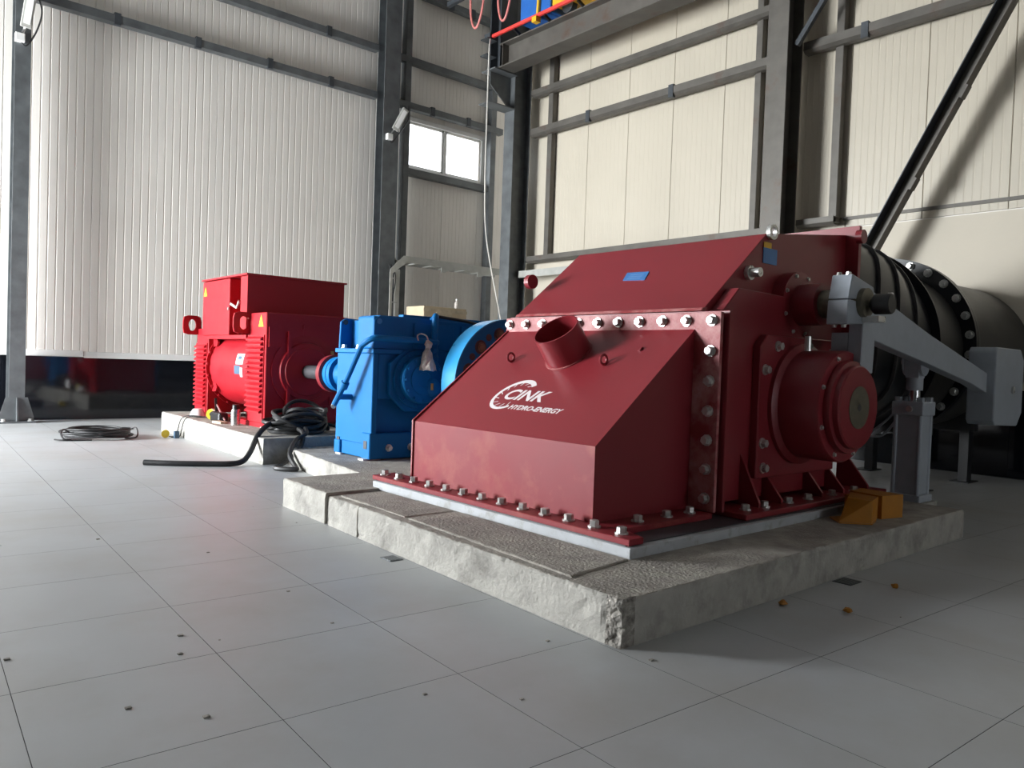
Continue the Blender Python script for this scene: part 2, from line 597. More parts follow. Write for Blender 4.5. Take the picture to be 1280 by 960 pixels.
# ---- left wall with the open gate, front wall with its added fill-light opening (both outside the picture)
b = MB()
b.box(XL - 0.15, XL, YF - 0.3, GATE['y0'], 0, ZC)
b.box(XL - 0.15, XL, GATE['y1'], YB + 0.1, 0, ZC)
b.box(XL - 0.15, XL, GATE['y0'], GATE['y1'], GATE['z1'], ZC)
struct(b.build('wall_left', 'wall_dark'))
b = MB()
b.box(XL - 0.3, 3.9, YF - 0.15, YF, 0, ZC)
b.box(6.5, 13.0, YF - 0.15, YF, 0, ZC)
b.box(3.9, 6.5, YF - 0.15, YF, 3.2, ZC)
struct(b.build('wall_front', 'wall_dark'))

# ---- window
b = MB()
for (x0, x1, z0, z1) in ((WX0 - 0.03, WX1 + 0.03, WZ1 - 0.07, WZ1 + 0.03), (WX0 - 0.03, WX1 + 0.03, WZ0 - 0.03, WZ0 + 0.07),
                         (WX0 - 0.03, WX0 + 0.07, WZ0 + 0.07, WZ1 - 0.07), (WX1 - 0.07, WX1 + 0.03, WZ0 + 0.07, WZ1 - 0.07)):
    b.box(x0, x1, YB - 0.03, YB + 0.14, z0, z1)
win = struct(b.build('window_1', 'white', bevel=0.006, seg=1))
for (x0, x1) in ((WX0 + 0.07, 10.36), (10.40, WX1 - 0.07)):
    mb = MB()
    z0, z1 = WZ0 + 0.07, WZ1 - 0.07
    mb.box(x0, x1, YB + 0.02, YB + 0.07, z0, z0 + 0.05)
    mb.box(x0, x1, YB + 0.02, YB + 0.07, z1 - 0.05, z1)
    mb.box(x0, x0 + 0.05, YB + 0.02, YB + 0.07, z0, z1)
    mb.box(x1 - 0.05, x1, YB + 0.02, YB + 0.07, z0, z1)
    sash = mb.build('sash', 'white', win)
    mb = MB()
    mb.box(x0 + 0.045, x1 - 0.045, YB + 0.04, YB + 0.046, z0 + 0.045, z1 - 0.045)
    mb.build('pane', 'glass', sash)
mb = MB()
mb.box(10.36, 10.40, YB + 0.0, YB + 0.09, WZ0 + 0.05, WZ1 - 0.05)
mb.build('mullion', 'white', win)
mb = MB()
mb.box(10.40, 10.43, YB - 0.01, YB + 0.02, 5.92, 6.06)
mb.build('window_handle', 'white', win)


# ================================================================== STEEL FRAME
def column(name, label, x, y, w, d, face, base=True, z1=ZC - 0.02, mat='steel'):
    """H column; face 'y': flanges face -Y; face 'x': flanges face -X. (x, y) is the centre of the section"""
    t = thing(name, label, 'column', (x, y, 0))
    zb = 0.03
    if face == 'y':
        MB().box(x - w / 2, x + w / 2, y - d / 2, y - d / 2 + 0.018, zb, z1).build('flange', mat, t)
        MB().box(x - w / 2, x + w / 2, y + d / 2 - 0.018, y + d / 2, zb, z1).build('flange', mat, t)
        MB().box(x - 0.008, x + 0.008, y - d / 2 + 0.018, y + d / 2 - 0.018, zb, z1).build('web', mat, t)
    else:
        MB().box(x - d / 2, x - d / 2 + 0.018, y - w / 2, y + w / 2, zb, z1).build('flange', mat, t)
        MB().box(x + d / 2 - 0.018, x + d / 2, y - w / 2, y + w / 2, zb, z1).build('flange', mat, t)
        MB().box(x - d / 2 + 0.018, x + d / 2 - 0.018, y - 0.008, y + 0.008, zb, z1).build('web', mat, t)
    sx, sy = (w / 2, d / 2) if face == 'y' else (d / 2, w / 2)
    MB().box(x - sx - 0.14, x + sx + 0.14, y - sy - 0.09, y + sy + 0.05, 0.0, 0.03).build('base_plate', mat, t)
    if base:
        for k in (-1, 1):
            MB().prism([(x + k * sx, 0.03), (x + k * (sx + 0.125), 0.03), (x + k * (sx + 0.125), 0.10), (x + k * (sx + 0.04), 0.40), (x + k * sx, 0.40)],
                       'y', y - sy + 0.0, y - sy + 0.016).build('gusset', mat, t)
        MB().prism([(y - sy - 0.085, 0.03), (y - sy, 0.03), (y - sy, 0.40), (y - sy - 0.03, 0.40), (y - sy - 0.085, 0.12)],
                   'x', x - 0.008, x + 0.008).build('gusset', mat, t)
        for k in (-1, 1):
            bolt(t, (x + k * (sx + 0.07), y - sy - 0.045, 0.03), (0, 0, 1), BOLT_BIG, 'anchor_nut')
    return t


column('steel_column', 'grey steel H column at the far left of the back wall, gusseted base on the floor', 2.04, 14.30, 0.215, 0.30, 'y')
column('steel_column', 'grey steel H column between the ribbed panels and the window bay', 8.64, 14.30, 0.38, 0.30, 'y', base=False)
column('steel_column', 'dark steel H column in the corner, right of the window', 10.52, 12.27, 0.30, 0.46, 'x', base=False)
column('steel_column', 'tall grey steel H column against the right wall, behind the turbine', 10.50, 6.22, 0.33, 0.42, 'x', base=False, mat='steel_warm')


def post(label, x, y, z0, z1, w, d, mat='steel'):
    o = MB().box(x - w / 2, x + w / 2, y - d / 2, y + d / 2, z0, z1).build('wall_post', mat, bevel=0.006, seg=1)
    return tag(o, label, 'post')


post('slim dark steel post at the left jamb of the window', 9.20, 14.50, 0.0, ZC - 0.02, 0.15, 0.18)
post('slim dark steel post at the right jamb of the window', 11.62, 14.50, 0.0, ZC - 0.02, 0.16, 0.18)
post('slim steel post on the right wall next to the corner column', 10.90, 11.63, 3.40, ZC - 0.02, 0.12, 0.13, 'steel_warm')
post('slim steel post on the right wall just left of the tall column', 10.90, 6.87, 3.40, ZC - 0.02, 0.12, 0.11, 'steel_warm')
post('slim steel post on the right wall just right of the tall column', 10.90, 5.55, 3.42, ZC - 0.02, 0.12, 0.12, 'steel_warm')


def girt_back(label, x0, x1, z, h=0.135, cleats=(), lip=True, yf=14.40, mat='steel'):
    t = thing('wall_girt', label, 'girt', ((x0 + x1) / 2, yf + 0.1, z - h / 2))
    y0 = yf
    MB().box(x0, x1, y0, y0 + 0.008, z - h / 2, z + h / 2).build('girt_web', mat, t)
    m_ = MB()
    m_.box(x0, x1, y0 + 0.008, y0 + 0.16, z - h / 2, z - h / 2 + 0.008)
    m_.build('bottom_flange', mat, t)
    m_ = MB()
    m_.box(x0, x1, y0 + 0.008, YB - 0.001, z + h / 2 - 0.008, z + h / 2)
    m_.build('top_flange', mat, t)
    if lip:
        MB().box(x0, x1, YB - 0.05, YB - 0.002, z + h / 2, z + h / 2 + 0.055).build('flashing_strip', 'white', t)
    for c in cleats:
        MB().box(c - 0.05, c + 0.05, y0 - 0.012, y0 + 0.06, z - h / 2 - 0.03, z + h / 2 + 0.03).build('cleat', 'steel_dark', t)
    return t


def girt_right(label, y0, y1, z, h=0.135, cleats=(), mat='steel_warm', xf=10.72):
    t = thing('wall_girt', label, 'girt', (xf + 0.1, (y0 + y1) / 2, z - h / 2))
    MB().box(xf, xf + 0.008, y0, y1, z - h / 2 + 0.04, z + h / 2).build('girt_web', mat, t)
    MB().prism([(xf, z - h / 2 + 0.04), (xf + 0.05, z - h / 2), (xf + 0.16, z - h / 2), (xf + 0.16, z - h / 2 + 0.01), (xf + 0.052, z - h / 2 + 0.01), (xf + 0.008, z - h / 2 + 0.04)],
               'y', y0, y1).build('bottom_flange', mat, t)
    MB().box(xf + 0.008, XR - 0.001, y0, y1, z + h / 2 - 0.008, z + h / 2).build('top_flange', mat, t)
    for c in cleats:
        MB().box(xf - 0.012, xf + 0.06, c - 0.05, c + 0.05, z - h / 2 - 0.03, z + h / 2 + 0.03).build('cleat', 'steel_dark', t)
    return t


girt_back('lower grey girt across the left bay of ribbed panels', 2.16, 8.45, 6.755, cleats=(3.42, 4.75, 6.09, 7.37))
girt_back('upper grey girt across the left bay of ribbed panels', 2.16, 8.45, 7.74, lip=False, cleats=(4.7, 7.3))
girt_back('topmost girt of the left bay, above the picture edge', 2.16, 8.45, 9.25, lip=False)
girt_back('girt just above the window, with bright top edge', 8.83, 11.90, 6.74, cleats=(9.86, 10.87))
girt_back('second girt above the window', 8.83, 11.90, 7.72, lip=False)
girt_back('third girt above the window, near the crane hoses', 8.83, 11.90, 9.22, lip=False, cleats=(10.3, 10.9))
o = MB().box(9.28, 11.55, 14.44, 14.62, 5.26, 5.40).build('window_sill', 'steel')
tag(o, 'flat steel sill rail under the window', 'sill')
girt_right('thick girt on the right wall between corner and tall column', 6.39, 12.1, 5.99, h=0.16, cleats=(10.45, 8.48))
girt_right('upper girt on the right wall between corner and tall column', 6.39, 12.1, 6.80)
girt_right('top girt on the right wall behind the crane beam', 6.39, 12.1, 7.78, h=0.25)
girt_right('bottom girt on the right wall between corner and tall column', 6.39, 12.1, 3.37)
girt_right('thick girt on the right wall, right of the tall column', -3.8, 6.05, 6.03, h=0.16, cleats=(5.137,))
girt_right('upper girt on the right wall, right of the tall column', -3.8, 6.05, 6.86)
girt_right('short bottom girt on the right wall, right of the tall column', 5.47, 6.05, 3.43, h=0.12)

# diagonal braces
t = thing('diagonal_brace', 'long diagonal steel brace slanting across the right wall above the pipe', 'brace', (10.45, 4.9, 2.4))
p0, p1 = V((10.43, 5.13, 2.25)), V((10.43, 2.62, 7.0))
m_ = MB()
m_.bar(p0, p1, 0.17, 0.012, up=(0, 1, 0.53))
MB().bar(p0 + V((0.08, 0, 0)), p1 + V((0.08, 0, 0)), 0.012, 0.17, up=(0, 0.88, 0.47)).build('brace_web', 'steel_warm', t)
MB().bar(p0 + V((0, -0.08, -0.03)), p1 + V((0, -0.08, -0.03)), 0.16, 0.012, up=(0, 0.88, 0.47)).build('brace_flange', 'steel_warm', t)
MB().bar(p0 + V((0, 0.08, 0.03)), p1 + V((0, 0.08, 0.03)), 0.16, 0.012, up=(0, 0.88, 0.47)).build('brace_flange', 'steel_dark', t)
for f in (0.30, 0.52):
    q = p0.lerp(p1, f)
    MB().bar(q + V((-0.02, -0.085, -0.045)), q + V((-0.02, -0.085, -0.045)) + (p1 - p0).normalized() * 0.16, 0.12, 0.05, up=(0, 0.88, 0.47)).build('batten_plate', 'steel_warm', t)
o = MB().bar((10.45, 6.0, 5.98), (10.45, 4.6, 7.9), 0.07, 0.07, up=(1, 0, 0)).build('diagonal_brace', 'steel_dark')
tag(o, 'short thin diagonal brace at the top of the tall column', 'brace')

# ---- crane runway
t = thing('crane_beam', 'brown steel crane runway beam along the right wall, carried by the columns', 'crane beam', (10.0, 4.5, 7.08))
MB().box(9.80, 10.20, -3.6, 12.10, 7.08, 7.105).build('bottom_flange', 'steel_warm', t)
MB().box(9.985, 10.005, -3.6, 12.10, 7.105, 7.545).build('web', 'steel_warm', t)
MB().box(9.83, 10.17, -3.6, 12.10, 7.545, 7.57).build('top_flange', 'steel_warm', t)
MB().box(9.96, 10.03, -3.6, 12.10, 7.57, 7.65).build('crane_rail', 'steel_dark', t)
for yy in (12.0, 8.0, 4.0):
    MB().box(9.83, 9.985, yy - 0.006, yy + 0.006, 7.105, 7.545).build('stiffener', 'steel_warm', t)
t = thing('corner_bracket', 'dark steel corbel under the crane beam at the corner column', 'bracket', (10.05, 12.2, 6.5))
MB().box(9.70, 10.30, 12.06, 12.48, 7.05, 7.078).build('bearing_plate', 'steel', t)
MB().prism([(10.29, 7.05), (9.75, 7.05), (9.75, 6.80), (10.29, 6.40)], 'y', 12.26, 12.28).build('corbel_web', 'steel', t)
MB().box(9.62, 10.30, 12.10, 12.44, 6.38, 6.40).build('corbel_flange', 'steel', t)
for zz in (7.30, 7.62):
    MB().box(9.55, 9.80, 12.14, 12.36, zz, zz + 0.02).build('end_plate', 'steel_dark', t)
t = thing('crane_stub_column', 'dark steel upper column stub at the end of the crane beam', 'column', (10.0, 12.4, 7.08))
MB().box(9.86, 10.28, 12.11, 12.14, 7.08, ZC - 0.02).build('flange', 'steel_dark', t)
MB().box(9.86, 10.28, 12.42, 12.45, 7.08, ZC - 0.02).build('flange', 'steel_dark', t)
MB().box(10.05, 10.07, 12.14, 12.42, 7.08, ZC - 0.02).build('web', 'steel_dark', t)

# conductor rail with holders
t = thing('conductor_rail', 'red crane conductor rail running along the top of the beam', 'conductor rail', (9.72, 6, 7.66))
MB().box(9.66, 9.72, -3.0, 12.15, 7.66, 7.72).build('red_bar', 'rail_red', t, bevel=0.008, seg=1)
MB().box(9.62, 9.74, 12.15, 12.33, 7.63, 7.75).build('end_cap', 'steel_dark', t)
yy = 11.5
while yy > 6:
    MB().bar((9.69, yy, 7.64), (9.86, yy, 7.57), 0.05, 0.035, up=(0, 1, 0)).build('holder', 'black', t)
    yy -= 0.85

# crane end truck with motor
t = thing('crane_end_carriage', 'yellow crane end carriage with blue drive motor above the beam', 'crane', (10.0, 9.9, 7.65))
MB().box(9.78, 10.22, 8.0, 10.55, 7.80, 8.25).build('carriage_body', 'crane_yellow', t, bevel=0.02)
MB().box(9.74, 10.2, 10.56, 11.40, 7.70, 8.40).build('drive_motor', 'crane_blue', t, bevel=0.03)
for yy in (8.4, 10.3):
    MB().cyl((9.93, yy, 7.79), (1, 0, 0), 0.14, 0.12, 20).build('wheel', 'steel_dark', t)
MB().bar((9.70, 10.85, 7.60), (9.70, 10.80, 8.5), 0.05, 0.05).build('collector_arm', 'crane_yellow', t)
MB().box(9.62, 9.74, 10.80, 10.92, 7.56, 7.66).build('collector_shoe', 'crane_yellow', t)
for k, (yy, zz, ww, lab) in enumerate(((12.62, 7.98, 0.24, 'pink festoon cable loop nearest the window wall'), (11.75, 7.86, 0.22, 'pink festoon cable loop next to the blue motor'))):
    pts = spline([(9.62, yy + ww * 0.9, zz + 0.9), (9.62, yy + ww * 0.8, zz + 0.35), (9.62, yy + ww * 0.3, zz + 0.03), (9.62, yy - ww * 0.3, zz + 0.05), (9.62, yy - ww * 0.85, zz + 0.4), (9.62, yy - ww, zz + 0.9)], 8)
    tag(MB().tube(pts, 0.022, 8).build('festoon_cable', pm('festoon_pink_%d' % k, (0.70, 0.22, 0.20), 0.5), smooth=True), lab, 'cable', None)
# festoon track the loops hang from
o = MB().box(9.58, 9.66, 8.5, 13.6, 8.70, 8.80).build('festoon_track', 'steel_dark')
tag(o, 'dark festoon track above the conductor rail', 'track')

pts = spline([(9.60, 12.12, 7.60), (9.45, 11.95, 7.2), (9.41, 11.9, 5.92), (9.42, 11.9, 4.68), (9.51, 11.9, 3.6), (9.93, 11.9, 2.1), (10.1, 11.85, 1.2), (10.12, 11.8, 0.01)], 8)
tag(MB().tube(pts, 0.014, 6).build('rope', 'rope', smooth=True), 'thin pale rope hanging from the crane beam in the corner', 'rope')

# ---- cable tray on the back and right wall
t = thing('cable_tray', 'pale galvanised cable tray hung along the back wall and turning onto the right wall', 'cable tray', (9.0, 13.9, 0.0))
zt = 3.30
MB().box(8.95, 12.10, 13.88, 13.90, zt - 0.05, zt + 0.09).build('side_rail', 'tray', t)
MB().box(8.95, 11.75, 14.34, 14.36, zt - 0.05, zt + 0.05).build('side_rail', 'tray', t)
MB().box(8.56, 8.62, 13.88, 13.90, 0.0, 3.02).build('drop_rail', 'tray', t)
MB().box(8.76, 8.86, 13.98, 14.00, 0.0, 3.10).build('drop_rail', 'tray', t)
for zz in (0.6, 1.2, 1.8, 2.4, 2.9):
    MB().bar((8.60, 13.89, zz), (8.80, 13.99, zz), 0.02, 0.02).build('rung', 'tray', t)
MB().prism([(8.56, 3.0), (8.63, 3.0), (8.98, zt - 0.02), (8.98, zt + 0.09), (8.88, zt + 0.09), (8.56, 3.08)], 'y', 13.87, 13.885).build('bend_side', 'tray', t)
MB().prism([(8.56, 3.0), (8.63, 3.0), (8.98, zt - 0.02), (8.98, zt + 0.09), (8.88, zt + 0.09), (8.56, 3.08)], 'y', 14.34, 14.36).build('bend_side', 'tray', t)
for xx in (9.9, 10.9, 11.6):
    MB().prism([(xx - 0.05, zt - 0.16), (xx + 0.03, zt - 0.16), (xx + 0.32, zt - 0.05), (xx - 0.05, zt - 0.05)], 'y', 13.87, 13.885).build('hanger_plate', 'tray', t)
xx = 9.2
while xx < 11.7:
    MB().box(xx, xx + 0.03, 13.90, 14.34, zt - 0.05, zt - 0.03).build('rung', 'tray', t)
    xx += 0.45
MB().prism([(12.08, 13.90), (12.10, 13.88), (10.42, 11.86), (10.40, 11.88)], 'z', 2.98, 3.12)
MB().box(10.42, 10.44, 10.2, 11.95, 2.96, 3.10).build('side_rail', 'tray', t)
MB().bar((12.0, 13.89, zt + 0.02), (10.43, 11.94, 3.03), 0.02, 0.14).build('corner_rail', 'tray', t)
for k in range(2):
    pts = spline([(8.66 + k * 0.05, 14.1, 3.2), (8.68 + k * 0.06, 13.95, 2.9), (8.66 + k * 0.03, 14.0, 2.2), (8.68, 14.0, 0.0)], 6)
    MB().tube(pts, 0.012, 6).build('cable', 'rubber', t, smooth=True)


# ---- floodlights on columns
def floodlight(label, c, tilt):
    """slim white LED strip light above a white junction box"""
    x, y, z = c
    t = thing('flood_light', label, 'lamp', (x, y, z))
    MB().box(x - 0.06, x + 0.07, y - 0.10, y, z, z + 0.13).build('junction_box', 'white', t, bevel=0.012)
    MB().bar((x + 0.03, y - 0.05, z + 0.12), (x + 0.07 + tilt * 0.1, y - 0.08, z + 0.26), 0.03, 0.03).build('bracket', 'steel_bright', t)
    a, d = V((x + 0.06 + tilt * 0.1, y - 0.10, z + 0.22)), V((tilt, -0.25, 1)).normalized()
    MB().bar(a, a + d * 0.50, 0.15, 0.05, up=(0, -1, 0)).build('lamp_body', 'tray', t, bevel=0.012)
    MB().bar(a + d * 0.05 + V((0, -0.028, 0)), a + d * 0.45 + V((0, -0.028, 0)), 0.09, 0.012, up=(0, -1, 0)).build('diffuser', 'white', t)
    pts = spline([a + d * 0.48 + V((0.06, 0, 0.1)), a + d * 0.3 + V((0.17, 0, 0)), a + V((0.15, 0.02, 0.0)), V((x + 0.1, y - 0.03, z - 0.02)), V((x + 0.02, y - 0.04, z + 0.01))], 8)
    MB().tube(pts, 0.012, 6).build('cable', 'rubber', t, smooth=True)
    return t


floodlight('white strip floodlight with box on the far left column', (1.98, 14.14, 5.86), 0.10)
floodlight('white strip floodlight with box on the column left of the window', (8.56, 14.14, 5.78), 0.42)


# ================================================================== PLINTHS
def rough_block(name, poly, z0, z1, parent, mat_side='concrete', seed=0, jag=0.010, step=0.03, broken=None, mtop='concrete_top'):
    """cast block: subdivided outline, uneven rounded arrises, separate top"""
    rnd = random.Random(seed)
    ring_ = []
    n = len(poly)
    for i in range(n):
        a, c = V((*poly[i], 0)), V((*poly[(i + 1) % n], 0))
        k = max(1, int((c - a).length / step))
        for j in range(k):
            ring_.append(a.lerp(c, j / k))
    m = len(ring_)
    cen = sum(ring_, V((0, 0, 0))) / m
    if broken:
        levels = [(z0 + (z1 - z0) * q / 11, 0.0) for q in range(11)]
    else:
        levels = [(z0 + (z1 - z0) * q / 5, 0.0) for q in range(5)]
    levels += [(z1 - 0.010, 0.0), (z1 - 0.003, 0.005), (z1, 0.014)]
    L = len(levels)
    p, f = [], []
    for li, (z, ins) in enumerate(levels):
        for q in ring_:
            d = (cen - q)
            d.z = 0
            d.normalize()
            top = li >= L - 3
            nz = noise.noise(V((q.x * 7, q.y * 7, z * 9 + seed)))
            n2 = noise.noise(V((q.x * 22, q.y * 22, z * 22 + seed)))
            off = max(0, nz - 0.25) * 0.03 + max(0, n2) * 0.005
            if top:
                off = max(0, nz) * jag * 2.5 + max(0, n2) * jag * 1.6
            zz = z + (min(0, nz) * 0.010 if L - 3 <= li < L - 1 else 0)
            if li == 0:
                off = 0
            cut = 0.0
            if broken:
                dist = (q - V((*broken, 0))).length
                if dist < 0.13:
                    w = 1 - dist / 0.13
                    cut = w * (0.030 + 0.028 * noise.noise(V((q.x * 25, q.y * 25, z * 28))) + rnd.uniform(-0.012, 0.012))
                    if li == 0:
                        cut *= 0.3
            p.append(q + d * (ins + off + cut) + V((0, 0, zz)))
    for li in range(len(levels) - 1):
        for k in range(m):
            f.append((li * m + k, li * m + (k + 1) % m, (li + 1) * m + (k + 1) % m, (li + 1) * m + k))
    f.append(tuple((len(levels) - 1) * m + k for k in range(m)))
    mb = MB().add(p, f)
    o = mb.build(name, mat_side, parent)
    o.data.materials.append(M[mtop])
    o.data.materials.append(M['concrete_broken'])
    for pl in o.data.polygons:
        c_ = pl.center + parent_world(parent)
        if pl.normal.z > 0.85 and pl.center.z > z1 - 0.03:
            pl.material_index = 1
        elif broken and (V((c_.x, c_.y)) - V(broken)).length < 0.10:
            pl.material_index = 2
    return o


def lerp2(a, c, t):
    return (a[0] + (c[0] - a[0]) * t, a[1] + (c[1] - a[1]) * t)


pl1 = thing('concrete_plinth', 'largest rough concrete plinth, under the dark red turbine, with a broken front corner', 'plinth', (4.5, 4.0, 0))
# cut lines: the long block, a short block between crack and joint, and the far block
yA, yB1, yB2 = 4.53, 4.985, 5.045


def p1x(y):
    return 2.50 + (y - 2.13) * (0.16 / 3.70)


def p1r(y):
    return 6.45 + (y - 2.13) * 0.027


rough_block('cast_block', [(2.50, 2.13), (6.45, 2.15), (p1r(yA), yA), (p1x(yA), yA)], 0, 0.212, pl1, seed=3, broken=(2.50, 2.13))
rough_block('cast_block', [(p1x(yA) + 0.004, yA + 0.024), (p1r(yA), yA + 0.024), (p1r(yB1), yB1), (p1x(yB1), yB1)], 0, 0.208, pl1, seed=4)
rough_block('joint_fill', [(p1x(yB1) + 0.02, yB1 + 0.002), (p1r(yB1), yB1 + 0.002), (p1r(yB2), yB2), (p1x(yB2) + 0.02, yB2)], 0, 0.200, pl1, 'concrete_broken', seed=5, mtop='concrete_broken')
rough_block('cast_block', [(p1x(yB2), yB2 + 0.002), (p1r(yB2), yB2 + 0.002), (6.55, 5.82), (2.66, 5.82)], 0, 0.222, pl1, seed=6)
# thin screed pieces on top (the raised strips between the sawn lines)
rough_block('screed_slab', [(2.575, 2.50), (3.05, 2.56), (3.05, 4.02), (2.66, 4.02)], 0.200, 0.220, pl1, 'concrete_top', seed=8, jag=0.006)
rough_block('screed_slab', [(2.665, 4.06), (3.05, 4.06), (3.05, 4.95), (2.69, 4.95)], 0.196, 0.217, pl1, 'concrete_top', seed=9, jag=0.006)
pl2 = thing('concrete_plinth', 'low concrete plinth under the blue gearbox', 'plinth', (5.1, 7.0, 0))
rough_block('cast_block', [(3.43, 5.84), (6.7, 5.84), (6.7, 7.80), (3.675, 7.80)], 0, 0.188, pl2, seed=11)
rough_block('joint_fill', [(3.70, 7.803), (6.7, 7.803), (6.7, 8.10), (3.735, 8.10)], 0, 0.178, pl2, 'concrete_broken', seed=12, mtop='concrete_broken')
pl3 = thing('concrete_plinth', 'pale concrete plinth under the bright red generator', 'plinth', (5.1, 10.2, 0))
rough_block('cast_block', [(3.467, 8.12), (6.8, 8.12), (6.8, 8.30), (3.475, 8.30)], 0, 0.285, pl3, seed=13)
rough_block('cast_block', [(3.477, 8.303), (6.8, 8.303), (6.8, 12.3), (3.645, 12.3)], 0, 0.288, pl3, seed=14)

# ================================================================== TURBINE
ZF = 0.28
tb = thing('turbine', 'large dark red crossflow turbine housing with sloping hoods and round bearing on its near side', 'turbine', (4.6, 3.9, 0.21))
b = MB()
b.prism([(3.073, 2.572), (6.30, 2.60), (6.30, 5.14), (3.073, 5.14)], 'z', 0.205, ZF - 0.012)
b.build('base_frame', 'skirt', tb, bevel=0.004, seg=1, label='pale grey base frame')
MB().box(3.09, 6.28, 2.62, 5.12, ZF - 0.012, ZF - 0.006).build('base_plate', 'frame_dark', tb)
# flanges on the frame
MB().prism([(3.085, 2.59), (3.20, 2.59), (3.27, 2.79), (4.12, 2.80), (4.12, 3.06), (3.30, 3.06), (3.30, 5.19), (3.085, 5.17)], 'z', ZF - 0.006, ZF + 0.028).build(
    'hood_base_flange', 'red_worn', tb, bevel=0.004, seg=1)
MB().prism([(4.25, 2.64), (6.28, 2.66), (6.28, 3.05), (4.25, 3.05)], 'z', ZF - 0.006, ZF + 0.03).build('side_base_flange', 'red', tb, bevel=0.004, seg=1)
# lower hood: front panel, sloping panel, side panels
X0, X1, Z0, Z1, Z2 = 3.24, 4.135, ZF + 0.028, 0.745, 1.462
Y0, Y1 = 3.0, 4.845
t_ = 0.012
b = MB().prism([(Y0, Z0), (Y1, Z0), (Y1, Z1), (Y0, Z1)], 'x', X0, X0 + t_)
b.build('front_panel', 'red_worn', tb)
n_s = V((-(Z2 - Z1), 0, X1 - X0)).normalized()
sl = MB()
q = [V((X0, Y0, Z1)), V((X0, Y1, Z1)), V((X1, Y1, Z2)), V((X1, Y0, Z2))]
sl.add(q + [p - n_s * t_ for p in q], [(0, 1, 2, 3), (7, 6, 5, 4), (0, 4, 5, 1), (1, 5, 6, 2), (2, 6, 7, 3), (3, 7, 4, 0)])
sl.build('sloping_panel', 'red', tb)
side = [(X0 + 0.002, Z0), (X1, Z0), (X1, Z2 - 0.004), (X0 + 0.002, Z1 - 0.002)]
MB().prism(side, 'y', Y0 + 0.001, Y0 + 0.013).build('hood_side_panel', 'red', tb)
MB().prism([(X0 - 0.012, Z0), (X1, Z0), (X1, Z2 + 0.012), (X0 - 0.012, Z1 + 0.008)], 'y', Y1 + 0.001, Y1 + 0.016).build('hood_side_panel', 'red', tb)
# bolted flange pair behind the lower hood
MB().box(X1 + 0.0, X1 + 0.028, 2.805, 4.875, Z0, 1.572).build('hood_flange', 'red_scuffed', tb, bevel=0.003, seg=1, label='scuffed pinkish bolting flange')
MB().box(X1 + 0.031, X1 + 0.046, 2.82, 4.86, Z0, 1.56).build('gasket', 'black', tb)
MB().box(X1 + 0.05, X1 + 0.078, 2.775, 4.885, Z0, 1.582).build('body_flange', 'red', tb, bevel=0.003, seg=1)
MB().prism([(X1 + 0.03, 1.585), (X1 + 0.085, 1.585), (X1 + 0.10, 1.612), (X1 + 0.045, 1.605)], 'y', 2.98, 4.80).build('hood_lip', 'red_scuffed', tb)
# upper hood and body, as a closed casing
XB = X1 + 0.078
body = [(XB, Z0), (XB, 1.59), (4.94, 2.185), (6.12, 2.335), (6.12, 1.25), (6.0, 0.95), (5.9, Z0)]
MB().prism(body, 'y', 3.005, 4.855).build('casing', 'red', tb, bevel=0.004, seg=1)
# raised side plate (its top ledge catches the light)
MB().prism([(XB + 0.002, Z0 + 0.03), (XB + 0.002, 1.575), (4.30, 1.60), (4.47, 1.755), (5.05, 1.745), (5.14, 1.70), (5.40, 1.35), (5.55, 1.0), (5.80, Z0 + 0.03)], 'y', 2.90, 3.003).build(
    'side_plate', 'red', tb, bevel=0.006, seg=1)
# inlet flange against the transition piece
MB().prism([(2.90, 1.12), (4.95, 1.12), (4.95, 2.40), (2.90, 2.40)], 'x', 6.122, 6.165).build('inlet_flange', 'red', tb)
MB().cyl((6.07, 2.885, 2.30), (0, -1, 0), 0.055, 0.05, 20).build('inlet_plug', 'red', tb, smooth=True)
MB().bar((5.55, 3.7, 2.275), (6.10, 3.5, 2.36), 0.05, 0.05).build('top_rib', 'red', tb)
# sticker plates and bolts on hood
n_u = V((-(2.185 - 1.59), 0, 4.94 - XB)).normalized()
u_s = V((n_u.z, 0, -n_u.x))


def on_upper(s_, y):
    return V((XB, 0, 1.59)) + u_s * s_ + V((0, y, 0)) + n_u * 0.0


c0 = [on_upper(0.445, 3.995), on_upper(0.43, 3.77), on_upper(0.545, 3.80), on_upper(0.555, 4.025)]
MB().add([p + n_u * 0.001 for p in c0] + [p + n_u * 0.005 for p in c0], [(0, 1, 2, 3), (4, 5, 6, 7), (0, 1, 5, 4), (1, 2, 6, 5), (2, 3, 7, 6), (3, 0, 4, 7)]).build(
    'name_plate', 'decal_blue', tb, label='small blue name plate')
for k in range(3):
    s0 = 0.455 + 0.028 * k
    c0 = [on_upper(s0, 3.965), on_upper(s0, 3.83), on_upper(s0 + 0.010, 3.83), on_upper(s0 + 0.010, 3.965)]
    MB().add([p + n_u * 0.0052 for p in c0] + [p + n_u * 0.006 for p in c0], [(0, 1, 2, 3), (4, 5, 6, 7), (0, 1, 5, 4), (1, 2, 6, 5), (2, 3, 7, 6), (3, 0, 4, 7)]).build(
        'plate_print', pm('faded_blue_print_%d' % k, (0.15, 0.30, 0.55), 0.5), tb)
MB().box(4.90, 5.08, 2.999, 3.004, 1.975, 2.085).build('warning_sticker', 'decal_blue', tb, label='blue and yellow sticker')
MB().box(4.90, 5.0, 2.998, 3.000, 2.085, 2.125).build('warning_sticker', 'crane_yellow', tb, label='yellow strip of the sticker')
MB().lathe([(0, 0.05), (0.03, 0.05), (0.03, 0.032), (0.10, 0.032)], (4.72, 3.004, 1.885), (0, -1, 0), 16).build('plug', 'zinc', tb, smooth=True, label='bright threaded plug')
